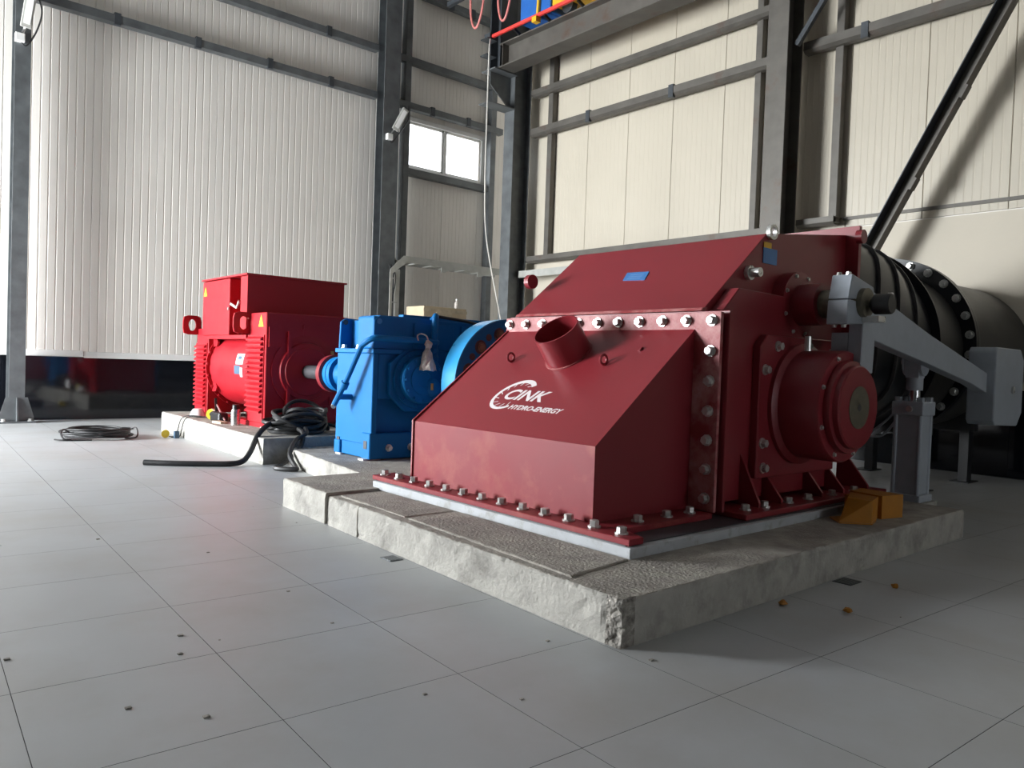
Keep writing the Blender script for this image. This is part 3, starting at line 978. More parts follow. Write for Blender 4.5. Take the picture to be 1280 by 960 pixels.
MB().ring((4.98, 3.0, 2.20), (0, -1, 0), 0.035, 0.055, 0.03, 20).build('lifting_eye', 'zinc', tb, label='bright lifting eye')
MB().cyl((4.40, 4.86, 1.90), (0, 1, 0), 0.06, 0.05, 20).build('inlet_plug', 'red', tb)
# outlet stub pipe on the sloping panel
B = V((3.905, 3.905, 1.2775))
st = MB().lathe([(-0.01, 0.170), (0.225, 0.170), (0.225, 0.160), (-0.005, 0.160)], B, n_s, 40, closed_ends=False)
st.build('vent_stub', 'red', tb, smooth=True)
MB().ring(B - n_s * 0.002, n_s, 0.165, 0.182, 0.010, 40).build('weld_bead', 'red_scuffed', tb, smooth=True)
MB().cyl(B - n_s * 0.002, n_s, 0.158, 0.004, 32).build('stub_bottom', 'frame_dark', tb)
for yy in (4.43, 3.485):
    a = V((3.835, yy, Z1 + (3.835 - X0) * (Z2 - Z1) / (X1 - X0)))
    pts = [a + n_s * (0.035 + 0.032 * math.sin(t)) + V((0, 1, 0)) * 0.0 + V((n_s.z, 0, -n_s.x)) * (0.032 * math.cos(t)) for t in [2 * PI * k / 20 for k in range(20)]]
    MB().tube(pts, 0.009, 8, closed=True).build('lifting_eye', 'red', tb, smooth=True)
a = V((3.96, 3.295, Z1 + (3.96 - X0) * (Z2 - Z1) / (X1 - X0)))
MB().bar(a - n_s * 0.002, a + n_s * 0.012, 0.02, 0.035).build('tack_stub', 'red', tb)
# hood bolts
for k in range(13):
    bolt(tb, (3.165, 2.715 + k * 0.2, ZF + 0.028), (0, 0, 1), BOLT_BIG)
for xx in (3.50, 3.77, 4.00):
    bolt(tb, (xx, 2.885, ZF + 0.028), (0, 0, 1), BOLT_BIG)
for k in range(11):
    bolt(tb, (X1, 2.868 + k * 0.1950, 1.518), (-1, 0, 0), BOLT_BIG)
for zz in (1.325, 1.135, 0.945, 0.76, 0.575, 0.39):
    bolt(tb, (X1, 2.872, zz), (-1, 0, 0), BOLT_BIG)
for xx in (4.40, 4.63, 4.93, 5.2, 5.55, 5.9):
    bolt(tb, (xx, 2.745, ZF + 0.03), (0, 0, 1), BOLT_BIG)
# gussets under the bearing
for xx, zz in ((4.56, 0.80), (4.84, 0.62), (5.40, 0.62), (5.73, 0.60), (6.13, 0.62)):
    MB().prism([(2.745, Z0 + 0.002), (3.003, Z0 + 0.002), (3.003, zz), (2.975, zz), (2.745, Z0 + 0.03)], 'x', xx, xx + 0.022).build('gusset', 'red', tb)
# bearing: square mounting plate, housing, cap
CX, CZ = 5.2, 0.985
MB().prism([(4.66, 0.48), (5.74, 0.48), (5.74, 1.38), (5.66, 1.46), (4.74, 1.46), (4.66, 1.38)], 'y', 2.84, 2.899).build('bearing_plate', 'red', tb, bevel=0.006, seg=1)
for (xx, zz) in ((4.87, 1.385), (5.26, 1.40), (4.72, 1.22), (4.72, 0.72), (4.74, 0.55), (5.62, 1.36)):
    bolt(tb, (xx, 2.84, zz), (0, -1, 0), BOLT_BIG)
hs = MB().lathe([(0, 0.43), (0.03, 0.43), (0.05, 0.385), (0.32, 0.385), (0.335, 0.375), (0.335, 0.29)], (CX, 2.84, CZ), (0, -1, 0), 56)
hs.build('bearing_housing', 'red', tb, smooth=True)
cp = MB().lathe([(0, 0.315), (0.02, 0.32), (0.045, 0.315), (0.05, 0.285), (0.085, 0.285), (0.095, 0.275), (0.095, 0.15)], (CX, 2.505, CZ), (0, -1, 0), 56)
cp.build('bearing_cap', 'red', tb, smooth=True)
MB().cyl((CX, 2.412, CZ), (0, -1, 0), 0.145, 0.006, 40).build('shaft_end', 'shaft', tb, label='dull bare metal shaft end')
MB().cyl((CX, 2.407, CZ), (0, -1, 0), 0.025, 0.002, 16).build('centre_bore', 'frame_dark', tb)
for k in range(8):
    a = PI / 8 + k * PI / 4
    bolt(tb, (CX + 0.350 * math.cos(a), 2.505, CZ + 0.350 * math.sin(a)), (0, -1, 0), BOLT_SMALL)
# far side bearing and shaft towards the coupling
MB().lathe([(0, 0.43), (0.05, 0.385), (0.32, 0.385), (0.34, 0.30)], (CX, 4.856, CZ), (0, 1, 0), 40).build('bearing_housing', 'red', tb, smooth=True)
MB().cyl((CX, 5.19, CZ), (0, 1, 0), 0.14, 0.88, 32).build('main_shaft', 'shaft', tb, smooth=True)
# guide vane shaft boss
GX, GZ = 5.26, 1.70
MB().lathe([(0, 0.24), (0.10, 0.24), (0.11, 0.15), (0.28, 0.15)], (GX, 3.003, GZ), (0, -1, 0), 40).build('vane_shaft_boss', 'red', tb, smooth=True)
for k in range(8):
    a = k * PI / 4 + 0.35
    bolt(tb, (GX + 0.215 * math.cos(a), 2.903, GZ + 0.215 * math.sin(a)), (0, -1, 0), BOLT_SMALL)
MB().cyl((GX, 2.81, GZ), (0, -1, 0), 0.10, 0.40, 24).build('vane_shaft', 'shaft', tb, smooth=True)
MB().cyl((5.02, 2.70, 1.36), (0, 0, 1), 0.022, 0.10, 10).build('grease_nipple', 'zinc', tb)

# company lettering on the sloping panel
u_y = V((0, -1, 0))                    # reading direction
u_up = V((n_s.z, 0, -n_s.x))           # up the slope


def slope_z(x):
    return Z1 + (x - X0) * (Z2 - Z1) / (X1 - X0)


def text_mesh(s, size, origin, name, shear=0.25, bold=0.0, sx=1.0):
    c = bpy.data.curves.new('lettering', 'FONT')
    c.body = s
    c.size = size
    c.shear = shear
    c.offset = bold
    c.extrude = 0.0006
    tmp = bpy.data.objects.new('lettering_tmp', c)
    COL.objects.link(tmp)
    dg = bpy.context.evaluated_depsgraph_get()
    me = bpy.data.meshes.new_from_object(tmp.evaluated_get(dg))
    bpy.data.objects.remove(tmp)
    mb = MB()
    mb.v = [V(origin) + u_y * (v.co.x * sx) + u_up * v.co.y + n_s * (v.co.z + 0.0008) for v in me.vertices]
    mb.f = [tuple(p.vertices) for p in me.polygons]
    return mb.build(name, 'decal_white', tb)


def sp(y, x):
    return V((x, y, slope_z(x)))


text_mesh('CINK', 0.150, sp(4.155, 3.500), 'company_lettering', 0.30, 0.0035, 1.12)
text_mesh('HYDRO-ENERGY', 0.062, sp(3.995, 3.425), 'company_lettering', 0.28, 0.0016, 1.06)
# wheel emblem: open ring with inner teeth
oc = sp(4.075, 3.540)
m_ = MB()
N = 40
a0, a1 = math.radians(42), math.radians(308)
ro = 0.165
pin = []
for k in range(N + 1):
    a = a0 + (a1 - a0) * k / N
    wdt = 0.030 + 0.006 * math.sin(a)
    for r in (ro, ro - wdt):
        pin.append(oc + u_y * (r * math.cos(a) + 0.22 * r * math.sin(a)) + u_up * (r * math.sin(a)) + n_s * 0.0012)
m_.add(pin, [(2 * k, 2 * k + 1, 2 * k + 3, 2 * k + 2) for k in range(N)])
for k in range(11):
    a = a0 + 0.12 + (a1 - a0 - 0.24) * k / 10
    da = 0.05
    qd = []
    for r, aa in ((ro - 0.026, a - da), (ro - 0.026, a + da * 0.2), (ro - 0.062, a + da + 0.16), (ro - 0.060, a + 0.10)):
        qd.append(oc + u_y * (r * math.cos(aa) + 0.22 * r * math.sin(aa)) + u_up * (r * math.sin(aa)) + n_s * 0.0012)
    m_.add(qd, [(0, 1, 2, 3)])
m_.build('wheel_emblem', 'decal_white', tb, label='white toothed ring emblem')

# ================================================================== LEVER ARM AND HYDRAULIC CYLINDER
lv = thing('lever_arm', 'grey steel guide vane lever with clamped hub and box counterweight at its end', 'lever', (6.4, 2.5, 0.8))
YL = 2.45
# hub block, two clamped halves (outline in x, z)
MB().prism([(5.055, 1.715), (5.10, 1.883), (5.416, 1.822), (5.43, 1.79), (5.30, 1.715)], 'y', YL - 0.004, YL + 0.14).build('hub_half', 'grey_paint', lv, bevel=0.006, seg=1)
MB().prism([(5.053, 1.708), (5.30, 1.708), (5.288, 1.556), (5.043, 1.542)], 'y', YL - 0.004, YL + 0.14).build('hub_half', 'grey_paint', lv, bevel=0.006, seg=1)
# arm plate
arm = [(5.30, 1.79), (5.43, 1.79), (5.614, 1.748), (5.792, 1.704), (6.435, 1.545), (7.745, 1.265), (7.745, 1.09), (7.397, 1.165), (6.433, 1.313), (5.48, 1.451), (5.467, 1.22), (5.284, 1.222), (5.29, 1.56)]
MB().prism(arm, 'y', YL, YL + 0.10).build('arm_plate', 'grey_paint', lv, bevel=0.005, seg=1)
MB().prism([(5.284, 1.222), (5.29, 1.50), (5.315, 1.50), (5.309, 1.222)], 'y', YL + 0.10, YL + 0.22).build('arm_stiffener', 'grey_paint', lv)
MB().cyl((GX, YL + 0.02, GZ), (0, -1, 0), 0.125, 0.022, 32).build('shaft_cover', 'bronze', lv, smooth=True, label='dull bronze shaft cover')
MB().cyl((GX + 0.04, YL - 0.002, GZ - 0.01), (0, -1, 0), 0.02, 0.11, 12).build('sensor_stem', 'zinc', lv)
MB().lathe([(0, 0.05), (0.02, 0.07), (0.12, 0.07), (0.13, 0.063)], (GX + 0.03, YL - 0.06, GZ - 0.01), (0, -1, 0), 28).build('angle_sensor', 'black', lv, smooth=True, label='black round angle sensor')
MB().box(GX - 0.01, GX + 0.10, YL - 0.12, YL - 0.01, GZ - 0.13, GZ - 0.09).build('sensor_bracket', 'zinc', lv)
MB().box(GX + 0.045, GX + 0.075, YL - 0.175, YL - 0.15, GZ + 0.045, GZ + 0.068).build('sensor_label', 'decal_white', lv)
for yy in (0.035, 0.10):
    bolt(lv, (5.12, YL + yy, 1.878), (0, 0, 1), BOLT_MID)
    bolt(lv, (5.08, YL + yy, 1.545), (0, 0, -1), BOLT_MID)
# counterweight
cwx0, cwx1 = 7.74, 8.50
MB().prism([(cwx0, 0.84), (cwx0 + 0.04, 0.80), (cwx1 - 0.12, 0.78), (cwx1, 0.90), (cwx1, 1.40), (cwx1 - 0.10, 1.50), (cwx0 + 0.03, 1.50), (cwx0, 1.46)], 'y', YL - 0.07, YL + 0.16).build(
    'counterweight', 'grey_paint', lv, bevel=0.012)
MB().cyl((8.20, YL - 0.065, 1.12), (0, -1, 0), 0.035, 0.02, 14).build('counterweight_bolt', 'zinc', lv)

cy = thing('hydraulic_cylinder', 'grey square hydraulic cylinder standing upright under the lever arm', 'cylinder', (6.58, 2.60, 0.0))
hx, hy, hw = 6.57, 2.60, 0.10
MB().box(hx - 0.17, hx + 0.17, hy - 0.15, hy + 0.17, 0.0, 0.205).build('footing', 'concrete', cy)
MB().box(hx - 0.125, hx + 0.125, hy - 0.125, hy + 0.125, 0.207, 0.265).build('foot_plate', 'grey_paint', cy, bevel=0.004, seg=1)
MB().box(hx - hw, hx + hw, hy - hw, hy + hw, 0.265, 0.90).build('cylinder_body', 'grey_paint', cy, bevel=0.006, seg=1)
for sx in (-1, 1):
    for sy in (-1, 1):
        MB().cyl((hx + sx * 0.094, hy + sy * 0.094, 0.265), (0, 0, 1), 0.018, 0.635, 10).build('tie_rod', 'grey_paint', cy, smooth=True)
        MB().lathe([(0, 0.028), (0.035, 0.028)], (hx + sx * 0.085, hy + sy * 0.085, 1.01), (0, 0, 1), 6).build('tie_nut', 'grey_paint', cy)
MB().box(hx - 0.122, hx + 0.122, hy - 0.122, hy + 0.122, 0.90, 1.01).build('head_block', 'grey_paint', cy, bevel=0.006, seg=1)
MB().cyl((hx - 0.122, hy - 0.02, 0.95), (-1, 0, 0), 0.025, 0.02, 12).build('port_plug', 'zinc', cy)
MB().cyl((hx, hy, 1.01), (0, 0, 1), 0.045, 0.12, 20).build('piston_rod', 'steel_bright', cy, smooth=True)
MB().cyl((hx, hy, 1.10), (0, 0, 1), 0.062, 0.12, 20).build('rod_eye_neck', 'grey_paint', cy, smooth=True)
MB().prism([(hx - 0.06, 1.20)] + [(hx - 0.08, 1.28)] + arc(hx, 1.36, 0.085, PI, 0, 10) + [(hx + 0.06, 1.20)], 'y', hy - 0.05, hy + 0.05).build('rod_eye', 'grey_paint', cy)
for k in (-0.075, 0.055):
    MB().prism([(hx - 0.085, 1.48), (hx - 0.085, 1.30)] + arc(hx, 1.30, 0.085, PI, 2 * PI, 8)[1:] + [(hx + 0.085, 1.44)], 'y', hy + k, hy + k + 0.02).build('clevis_plate', 'grey_paint', cy, bevel=0.003, seg=1)
MB().cyl((hx, hy - 0.10, 1.33), (0, 1, 0), 0.035, 0.20, 16).build('clevis_pin', 'zinc', cy)

# yellow angle bracket lying on the plinth
yb = thing('anchor_bracket', 'ochre yellow steel bracket of bent plates lying on the plinth by the cylinder', 'bracket', (5.4, 2.4, 0.215))
MB().prism([(5.02, 2.42), (5.17, 2.27), (5.34, 2.32), (5.36, 2.50), (5.16, 2.56)], 'z', 0.214, 0.222).build('base_sheet', 'orange', yb)
MB().add([(5.05, 2.44, .222), (5.18, 2.28, .222), (5.37, 2.33, .222), (5.40, 2.56, .222), (5.20, 2.46, .365), (5.22, 2.30, .365), (5.38, 2.33, .375), (5.41, 2.54, .375)],
         [(0, 1, 5, 4), (1, 2, 6, 5), (2, 3, 7, 6), (3, 0, 4, 7), (4, 5, 6, 7), (0, 3, 2, 1)]).build('wedge_plate', 'orange', yb)
MB().prism([(5.38, 2.36), (5.47, 2.36), (5.48, 2.58), (5.41, 2.58)], 'z', 0.214, 0.352).build('web_plate', pm('shaded_ochre_groove', (0.42, 0.17, 0.012), 0.55), yb)
MB().prism([(5.44, 2.33), (5.66, 2.28), (5.69, 2.58), (5.49, 2.58)], 'z', 0.214, 0.375).build('box_plate', 'orange', yb)

# ================================================================== PENSTOCK
ps = thing('penstock_pipe', 'thick black penstock pipe with ribbed transition and bolted flange, from turbine into the right wall', 'pipe', (8.6, 3.9, 0.0))
PC = (3.90, 1.50)


def section(k, n=64):
    """rounded rectangle (k=0) to circle (k=1) in y, z"""
    hy_, hz, r0 = 0.945 * (1 - k) + 0.93 * k, 0.60 * (1 - k) + 0.93 * k, 0.14 * (1 - k) + 0.93 * k
    cy_, cz_ = 3.90, 1.755 * (1 - k) + 1.52 * k
    out = []
    r0 = min(r0, hy_, hz)
    for i in range(n):
        a = 2 * PI * (i + 0.5) / n
        ca, sa = math.cos(a), math.sin(a)
        e = 2.0 + 6.0 * (1 - k) ** 1.5
        q = (abs(ca) ** e + abs(sa) ** e) ** (-1 / e)
        out.append((cy_ + hy_ * q * ca, cz_ + hz * q * sa))
    return out


m_ = MB()
n_ = 64
xs = [6.17 + (7.85 - 6.17) * i / 14 for i in range(15)]
p, f = [], []
for i, xx in enumerate(xs):
    k = (i / 14)
    for (yy, zz) in section(k, n_):
        p.append((xx, yy, zz))
for i in range(14):
    for k in range(n_):
        f.append((i * n_ + k, i * n_ + (k + 1) % n_, (i + 1) * n_ + (k + 1) % n_, (i + 1) * n_ + k))
m_.add(p, f)
m_.build('transition_piece', 'pipe', ps, smooth=True)
for xx in (6.62, 7.03, 7.44, 7.86):
    k = min(1.0, (xx - 6.17) / (7.85 - 6.17))
    s0 = section(k, n_)
    cy_, cz_ = 3.90, 1.755 * (1 - k) + 1.52 * k
    m_ = MB()
    p = []
    g = 0.028 if xx < 7.8 else 0.075
    for (dx, gr) in ((0, -0.01), (0, g), (0.014, g), (0.014, -0.01)):
        for (yy, zz) in s0:
            d = V((yy - cy_, zz - cz_)).normalized()
            p.append((xx + dx, yy + d.x * gr, zz + d.y * gr))
    f = []
    for i in range(3):
        for k2 in range(n_):
            f.append((i * n_ + k2, i * n_ + (k2 + 1) % n_, (i + 1) * n_ + (k2 + 1) % n_, (i + 1) * n_ + k2))
    m_.add(p, f)
    m_.build('stiffening_rib', 'rib' if xx < 7.8 else 'pipe', ps)
MB().lathe([(0, 0.86), (1.02, 0.86)], (7.86, PC[0], PC[1]), (1, 0, 0), 72, closed_ends=False).build('pipe_shell', 'pipe_grey', ps, smooth=True)
MB().ring((8.86, 3.90, 1.545), (1, 0, 0), 0.82, 0.985, 0.055, 72).build('pipe_flange', 'pipe', ps, smooth=True)
MB().ring((8.92, 3.90, 1.545), (1, 0, 0), 0.82, 0.985, 0.055, 72).build('pipe_flange', 'pipe', ps, smooth=True)
MB().lathe([(0, 0.875), (2.047, 0.885)], (8.95, 3.90, 1.51), (1, 0, 0), 72, closed_ends=False).build('pipe_shell', 'pipe_grey', ps, smooth=True)
for k in range(28):
    a = 2 * PI * (k + 0.4) / 28
    bolt(ps, (8.86, 3.90 + 0.925 * math.cos(a), 1.545 + 0.925 * math.sin(a)), (-1, 0, 0), BOLT_PIPE)
# saddle supports
for (xx, yy, mt, w) in ((8.62, 3.35, 'bronze', 0.06), (8.72, 3.35, 'black', 0.10), (8.62, 4.5, 'black', 0.12), (10.0, 3.35, 'black', 0.14), (10.0, 4.45, 'black', 0.14)):
    MB().box(xx - w / 2, xx + w / 2, yy - 0.05, yy + 0.05, 0.012, 0.95).build('saddle_leg', mt, ps)
for xx in (8.67, 10.0):
    MB().box(xx - 0.16, xx + 0.16, 3.25, 3.46, 0.0, 0.012).build('foot_plate', 'black', ps)
    MB().box(xx - 0.16, xx + 0.16, 4.38, 4.60, 0.0, 0.012).build('foot_plate', 'black', ps)
    MB().prism([(3.25, 0.60), (4.60, 0.60), (4.60, 1.05), (4.30, 0.80), (3.90, 0.70), (3.50, 0.80), (3.25, 1.05)], 'x', xx - 0.06, xx + 0.06).build('saddle_plate', 'black', ps)
# flexible lines hanging by the cylinder
for k, (z0, z1) in enumerate(((0.62, 1.15), (0.72, 1.0))):
    pts = spline([(6.60 + 0.1 * k, 2.72, 0.95), (6.7, 2.9, 0.80 - 0.1 * k), (6.4, 3.0, z0), (6.2, 2.98, z0 - 0.12)], 8)
    tag(MB().tube(pts, 0.010, 6).build('hydraulic_hose', 'grey_paint', smooth=True), ('lower' if k == 0 else 'upper') + ' thin grey hose from the cylinder head behind the bearing', 'hose')

# ================================================================== GEARBOX
gb = thing('gearbox', 'bright blue gearbox with bearing cover, lifting lugs and lubrication pipe', 'gearbox', (5.0, 7.0, 0.19))
gx0, gx1, gy0, gy1 = 3.95, 6.35, 6.66, 7.40
MB().box(gx0 + 0.01, gx1, gy0 + 0.10, gy1 - 0.02, 0.20, 1.26).build('lower_casing', 'blue', gb, bevel=0.008, seg=1)
MB().box(gx0, gx0 + 0.06, gy0 + 0.01, gy1, 0.34, 1.255).build('end_plate', 'blue', gb, bevel=0.006, seg=1)
MB().box(gx0 + 0.062, gx1, gy0 + 0.02, gy0 + 0.10, 0.80, 1.255).build('cover_plate', 'blue', gb, bevel=0.006, seg=1)
MB().box(gx0 - 0.02, gx1, gy0 - 0.02, gy1 + 0.02, 1.256, 1.30).build('split_flange', 'blue', gb, bevel=0.004, seg=1)
# upper casing with recessed end between lug plates
MB().box(gx0 + 0.13, gx1 - 0.05, gy0 + 0.03, gy1 - 0.05, 1.30, 1.60).build('upper_casing', 'blue', gb, bevel=0.01)
MB().box(gx0 - 0.01, gx0 + 0.13, gy0 + 0.005, gy0 + 0.32, 1.30, 1.625).build('lug_block', 'blue', gb, bevel=0.02)
MB().prism([(gx0 - 0.01, 1.30), (gx0 + 0.55, 1.30), (gx0 + 0.50, 1.60)] + [(gx0 + 0.06, 1.62)] + [(gx0 + 0.0, 1.58)], 'y', gy1 - 0.06, gy1 - 0.03).build('lifting_lug', 'blue', gb, bevel=0.006, seg=1)
MB().prism([(gx0 - 0.01, 1.30), (gx1 - 0.1, 1.30), (gx1 - 0.1, 1.61), (gx0 + 0.05, 1.63), (gx0 - 0.01, 1.58)], 'y', gy0 - 0.005, gy0 + 0.02).build('lifting_lug', 'blue', gb, bevel=0.006, seg=1)
for yy in (gy0 - 0.008, gy1 - 0.066):
    MB().cyl((gx0 + 0.05, yy, 1.575), (0, 1, 0), 0.028, 0.004, 16).build('lug_hole', 'frame_dark' if yy > 7 else 'blue_machined', gb)
MB().box(gx0 + 0.45, gx0 + 0.95, gy0 - 0.022, gy0 - 0.005, 1.31, 1.58).build('inspection_panel', 'blue', gb, bevel=0.004, seg=1)
MB().box(gx0 + 1.05, gx0 + 1.9, gy0 - 0.022, gy0 - 0.005, 1.31, 1.58).build('inspection_panel', 'blue', gb, bevel=0.004, seg=1)
MB().box(gx0 + 0.15, gx0 + 0.8, gy0 + 0.15, gy1 - 0.2, 1.60, 1.645).build('top_cover', 'blue', gb, bevel=0.006, seg=1)
MB().box(gx0 + 0.7, gx0 + 2.0, gy1 - 0.16, gy1 - 0.06, 1.60, 1.70).build('top_duct', 'blue', gb, bevel=0.006, seg=1)
# feet
MB().box(gx0 - 0.02, gx0 + 0.5, gy0, gy0 + 0.16, 0.20, 0.46).build('foot_lug', 'blue', gb, bevel=0.008, seg=1)
MB().box(gx0 - 0.015, gx0 + 0.3, gy1 - 0.12, gy1 + 0.0, 0.20, 0.34).build('foot_lug', 'blue', gb, bevel=0.008, seg=1)
MB().box(gx0 - 0.025, gx0 - 0.018, gy0 + 0.05, gy0 + 0.11, 0.30, 0.38).build('foot_slot', 'frame_dark', gb)
MB().box(gx0 - 0.008, gx0 + 0.0, gy1 - 0.10, gy1 - 0.045, 0.28, 0.37).build('foot_slot', 'frame_dark', gb)
MB().box(gx0 + 0.05, gx1, gy0 + 0.02, gy0 + 0.11, 0.20, 0.26).build('foot_rail', 'blue', gb, bevel=0.004, seg=1)
for xx in (gx0 + 0.20, gx0 + 0.46):
    bolt(gb, (xx, gy0 - 0.002, 0.31), (0, -1, 0), BOLT_BIG)
bolt(gb, (gx0 + 0.03, gy0 + 0.05, 1.30), (0, 0, 1), BOLT_MID)
for yy in (gy0 + 0.34, gy1 - 0.09):
    bolt(gb, (gx0 + 0.03, yy, 1.30), (0, 0, 1), BOLT_BIG)
# grout shims under the gearbox
for (xx, yy, w) in ((3.98, 6.74, 0.10), (4.0, 7.30, 0.07)):
    MB().box(xx - w, xx + w, yy - 0.05, yy + 0.05, 0.180, 0.205).build('shim', 'white', gb)
MB().box(4.40, 4.46, 6.50, 6.60, 0.19, 0.30).build('jacking_angle', 'zinc', gb)
MB().cyl((4.46, 6.55, 0.245), (1, 0, 0), 0.018, 0.12, 8).build('jacking_screw', 'brass', gb)
# bearing cover
KX, KZ = 4.46, 1.005
MB().prism([(KX - 0.34, KZ - 0.16), (KX - 0.34, KZ + 0.16), (KX - 0.16, KZ + 0.30), (KX + 0.34, KZ + 0.30), (KX + 0.34, KZ - 0.20), (KX + 0.20, KZ - 0.33), (KX - 0.14, KZ - 0.33)], 'y', gy0 - 0.03, gy0 + 0.02).build(
    'cover_flange', 'blue', gb, bevel=0.006, seg=1)
MB().lathe([(0, 0.30), (0.03, 0.30), (0.03, 0.245), (0.10, 0.245), (0.11, 0.235), (0.11, 0.16), (0.12, 0.155), (0.12, 0.08), (0.112, 0.075)], (KX, gy0 - 0.03, KZ), (0, -1, 0), 48).build('bearing_cover', 'blue', gb, smooth=True)
for k in range(10):
    a = 2 * PI * k / 10 + 0.2
    bolt(gb, (KX + 0.275 * math.cos(a), gy0 - 0.06, KZ + 0.275 * math.sin(a)), (0, -1, 0), BOLT_BLUE)
for k in range(12):
    a = 2 * PI * k / 12
    bolt(gb, (KX + 0.215 * math.cos(a), gy0 - 0.14, KZ + 0.215 * math.sin(a)), (0, -1, 0), BOLT_BLUE)
# lubrication pipework
yp = gy0 - 0.10
pts = spline([(3.80, 7.16, 0.72), (3.82, 7.0, 0.93), (3.84, 6.80, 1.22)], 6) + spline([(3.845, 6.72, 1.33), (3.90, 6.60, 1.40), (4.05, yp, 1.405), (4.45, yp, 1.40), (4.60, yp, 1.395)], 6)
MB().tube(pts, 0.030, 10).build('oil_pipe', 'blue', gb, smooth=True)
MB().cyl((3.822, 6.98, 0.955), (-0.03, 0.55, -0.84), 0.042, 0.07, 12).build('pipe_union', 'blue', gb, smooth=True)
MB().tube([(3.80, 7.12, 0.80), (3.88, 7.10, 0.80), (3.96, 7.08, 0.80)], 0.030, 10).build('pipe_tee', 'blue', gb, smooth=True)
MB().cyl((3.795, 7.17, 0.71), (-0.1, -0.2, -0.1), 0.024, 0.03, 8).build('pipe_plug', 'zinc', gb)
pts = spline([(4.60, yp, 0.95), (4.60, yp, 1.40), (4.60, yp, 1.60), (4.62, yp + 0.02, 1.66), (4.70, yp + 0.15, 1.65), (4.8, yp + 0.4, 1.60)], 6)
MB().tube(pts, 0.034, 12).build('oil_pipe', 'blue', gb, smooth=True)
for zz, rr in ((1.36, 0.055), (1.27, 0.048), (1.20, 0.052), (1.12, 0.046), (1.05, 0.05)):
    MB().lathe([(0, rr * 0.8), (0.012, rr), (0.045, rr), (0.055, rr * 0.8)], (4.60, yp, zz), (0, 0, 1), 8).build('pipe_fitting', 'blue', gb)
MB().lathe([(0, 0.09), (0.03, 0.10), (0.05, 0.08), (0.06, 0.05)], (4.56, yp - 0.02, 0.93), (-0.6, -0.8, 0), 14).build('hand_valve', 'blue', gb, smooth=True)
MB().cyl((4.54, yp - 0.07, 0.90), (0, 0, 1), 0.018, 0.07, 10).build('valve_stem', 'brass', gb)
MB().cyl((4.70, yp - 0.02, 0.72), (0, 0, 1), 0.032, 0.10, 12).build('oil_sight_glass', 'white', gb)
MB().cyl((4.70, yp - 0.02, 0.82), (0, 0, 1), 0.045, 0.16, 12).build('oil_filter', 'blue', gb, smooth=True)
MB().cyl((4.60, yp, 0.62), (0, 0, 1), 0.034, 0.34, 12).build('oil_pipe', 'blue', gb, smooth=True)
pts = spline([(4.66, yp + 0.02, 1.66), (5.05, yp + 0.03, 1.63), (5.35, yp + 0.05, 1.575), (5.5, yp + 0.2, 1.58), (5.6, gy0 + 0.3, 1.60)], 6)
MB().tube(pts, 0.016, 8).build('sensor_cable', 'rubber', gb, smooth=True)
MB().lathe([(0, 0.20), (0.06, 0.20), (0.08, 0.16), (0.30, 0.15)], (KX, gy1, KZ), (0, 1, 0), 40).build('input_hub', 'blue', gb, smooth=True)
MB().cyl((KX, gy1 + 0.29, KZ), (0, 1, 0), 0.10, 0.29, 24).build('input_shaft', 'shaft', gb, smooth=True)

# coupling between turbine and gearbox
cpg = thing('shaft_coupling', 'large bright blue disc coupling between gearbox and turbine', 'coupling', (5.2, 6.2, 0.30))
MB().lathe([(0, 0.20), (0, 0.675), (0.112, 0.675), (0.112, 0.20)], (CX, 6.20, 0.975), (0, 1, 0), 96, closed_ends=True).build('coupling_disc', 'blue_machined', cpg, smooth=True)
MB().lathe([(0, 0.19), (0, 0.680), (0.112, 0.680), (0.112, 0.19)], (CX, 6.196, 0.975), (0, -1, 0), 96, closed_ends=True).build('coupling_disc', 'blue_machined', cpg, smooth=True)
fd = MB().cyl((CX, 6.084, 0.975), (0, -1, 0), 0.668, 0.004, 96)
fd.build('disc_face', 'blue', cpg)
for k in range(12):
    a = 2 * PI * k / 12 + 0.25
    px_, pz_ = CX + 0.53 * math.cos(a), 0.975 + 0.53 * math.sin(a)
    pr_ = MB().lathe([(0, 0.072), (0.003, 0.072)], (px_, 6.080, pz_), (0, -1, 0), 20).build('pin_recess', 'frame_dark', cpg)
    MB().lathe([(0, 0.048), (0.014, 0.048), (0.014, 0.030), (0.022, 0.028)], (px_, 6.077, pz_), (0, -1, 0), 16).build('coupling_pin', 'shaft', pr_, origin=(px_, 6.077, pz_))
    a += PI / 12
    px_, pz_ = CX + 0.55 * math.cos(a), 0.975 + 0.55 * math.sin(a)
    MB().cyl((px_, 6.080, pz_), (0, -1, 0), 0.036, 0.003, 16).build('tapped_hole', 'frame_dark', cpg)
MB().cyl((CX, 6.07, 0.975), (0, -1, 0), 0.22, 0.20, 40).build('coupling_hub', 'blue', cpg, smooth=True)
MB().cyl((CX, 6.31, 0.975), (0, 1, 0), 0.20, 0.38, 40).build('coupling_hub', 'blue', cpg, smooth=True)

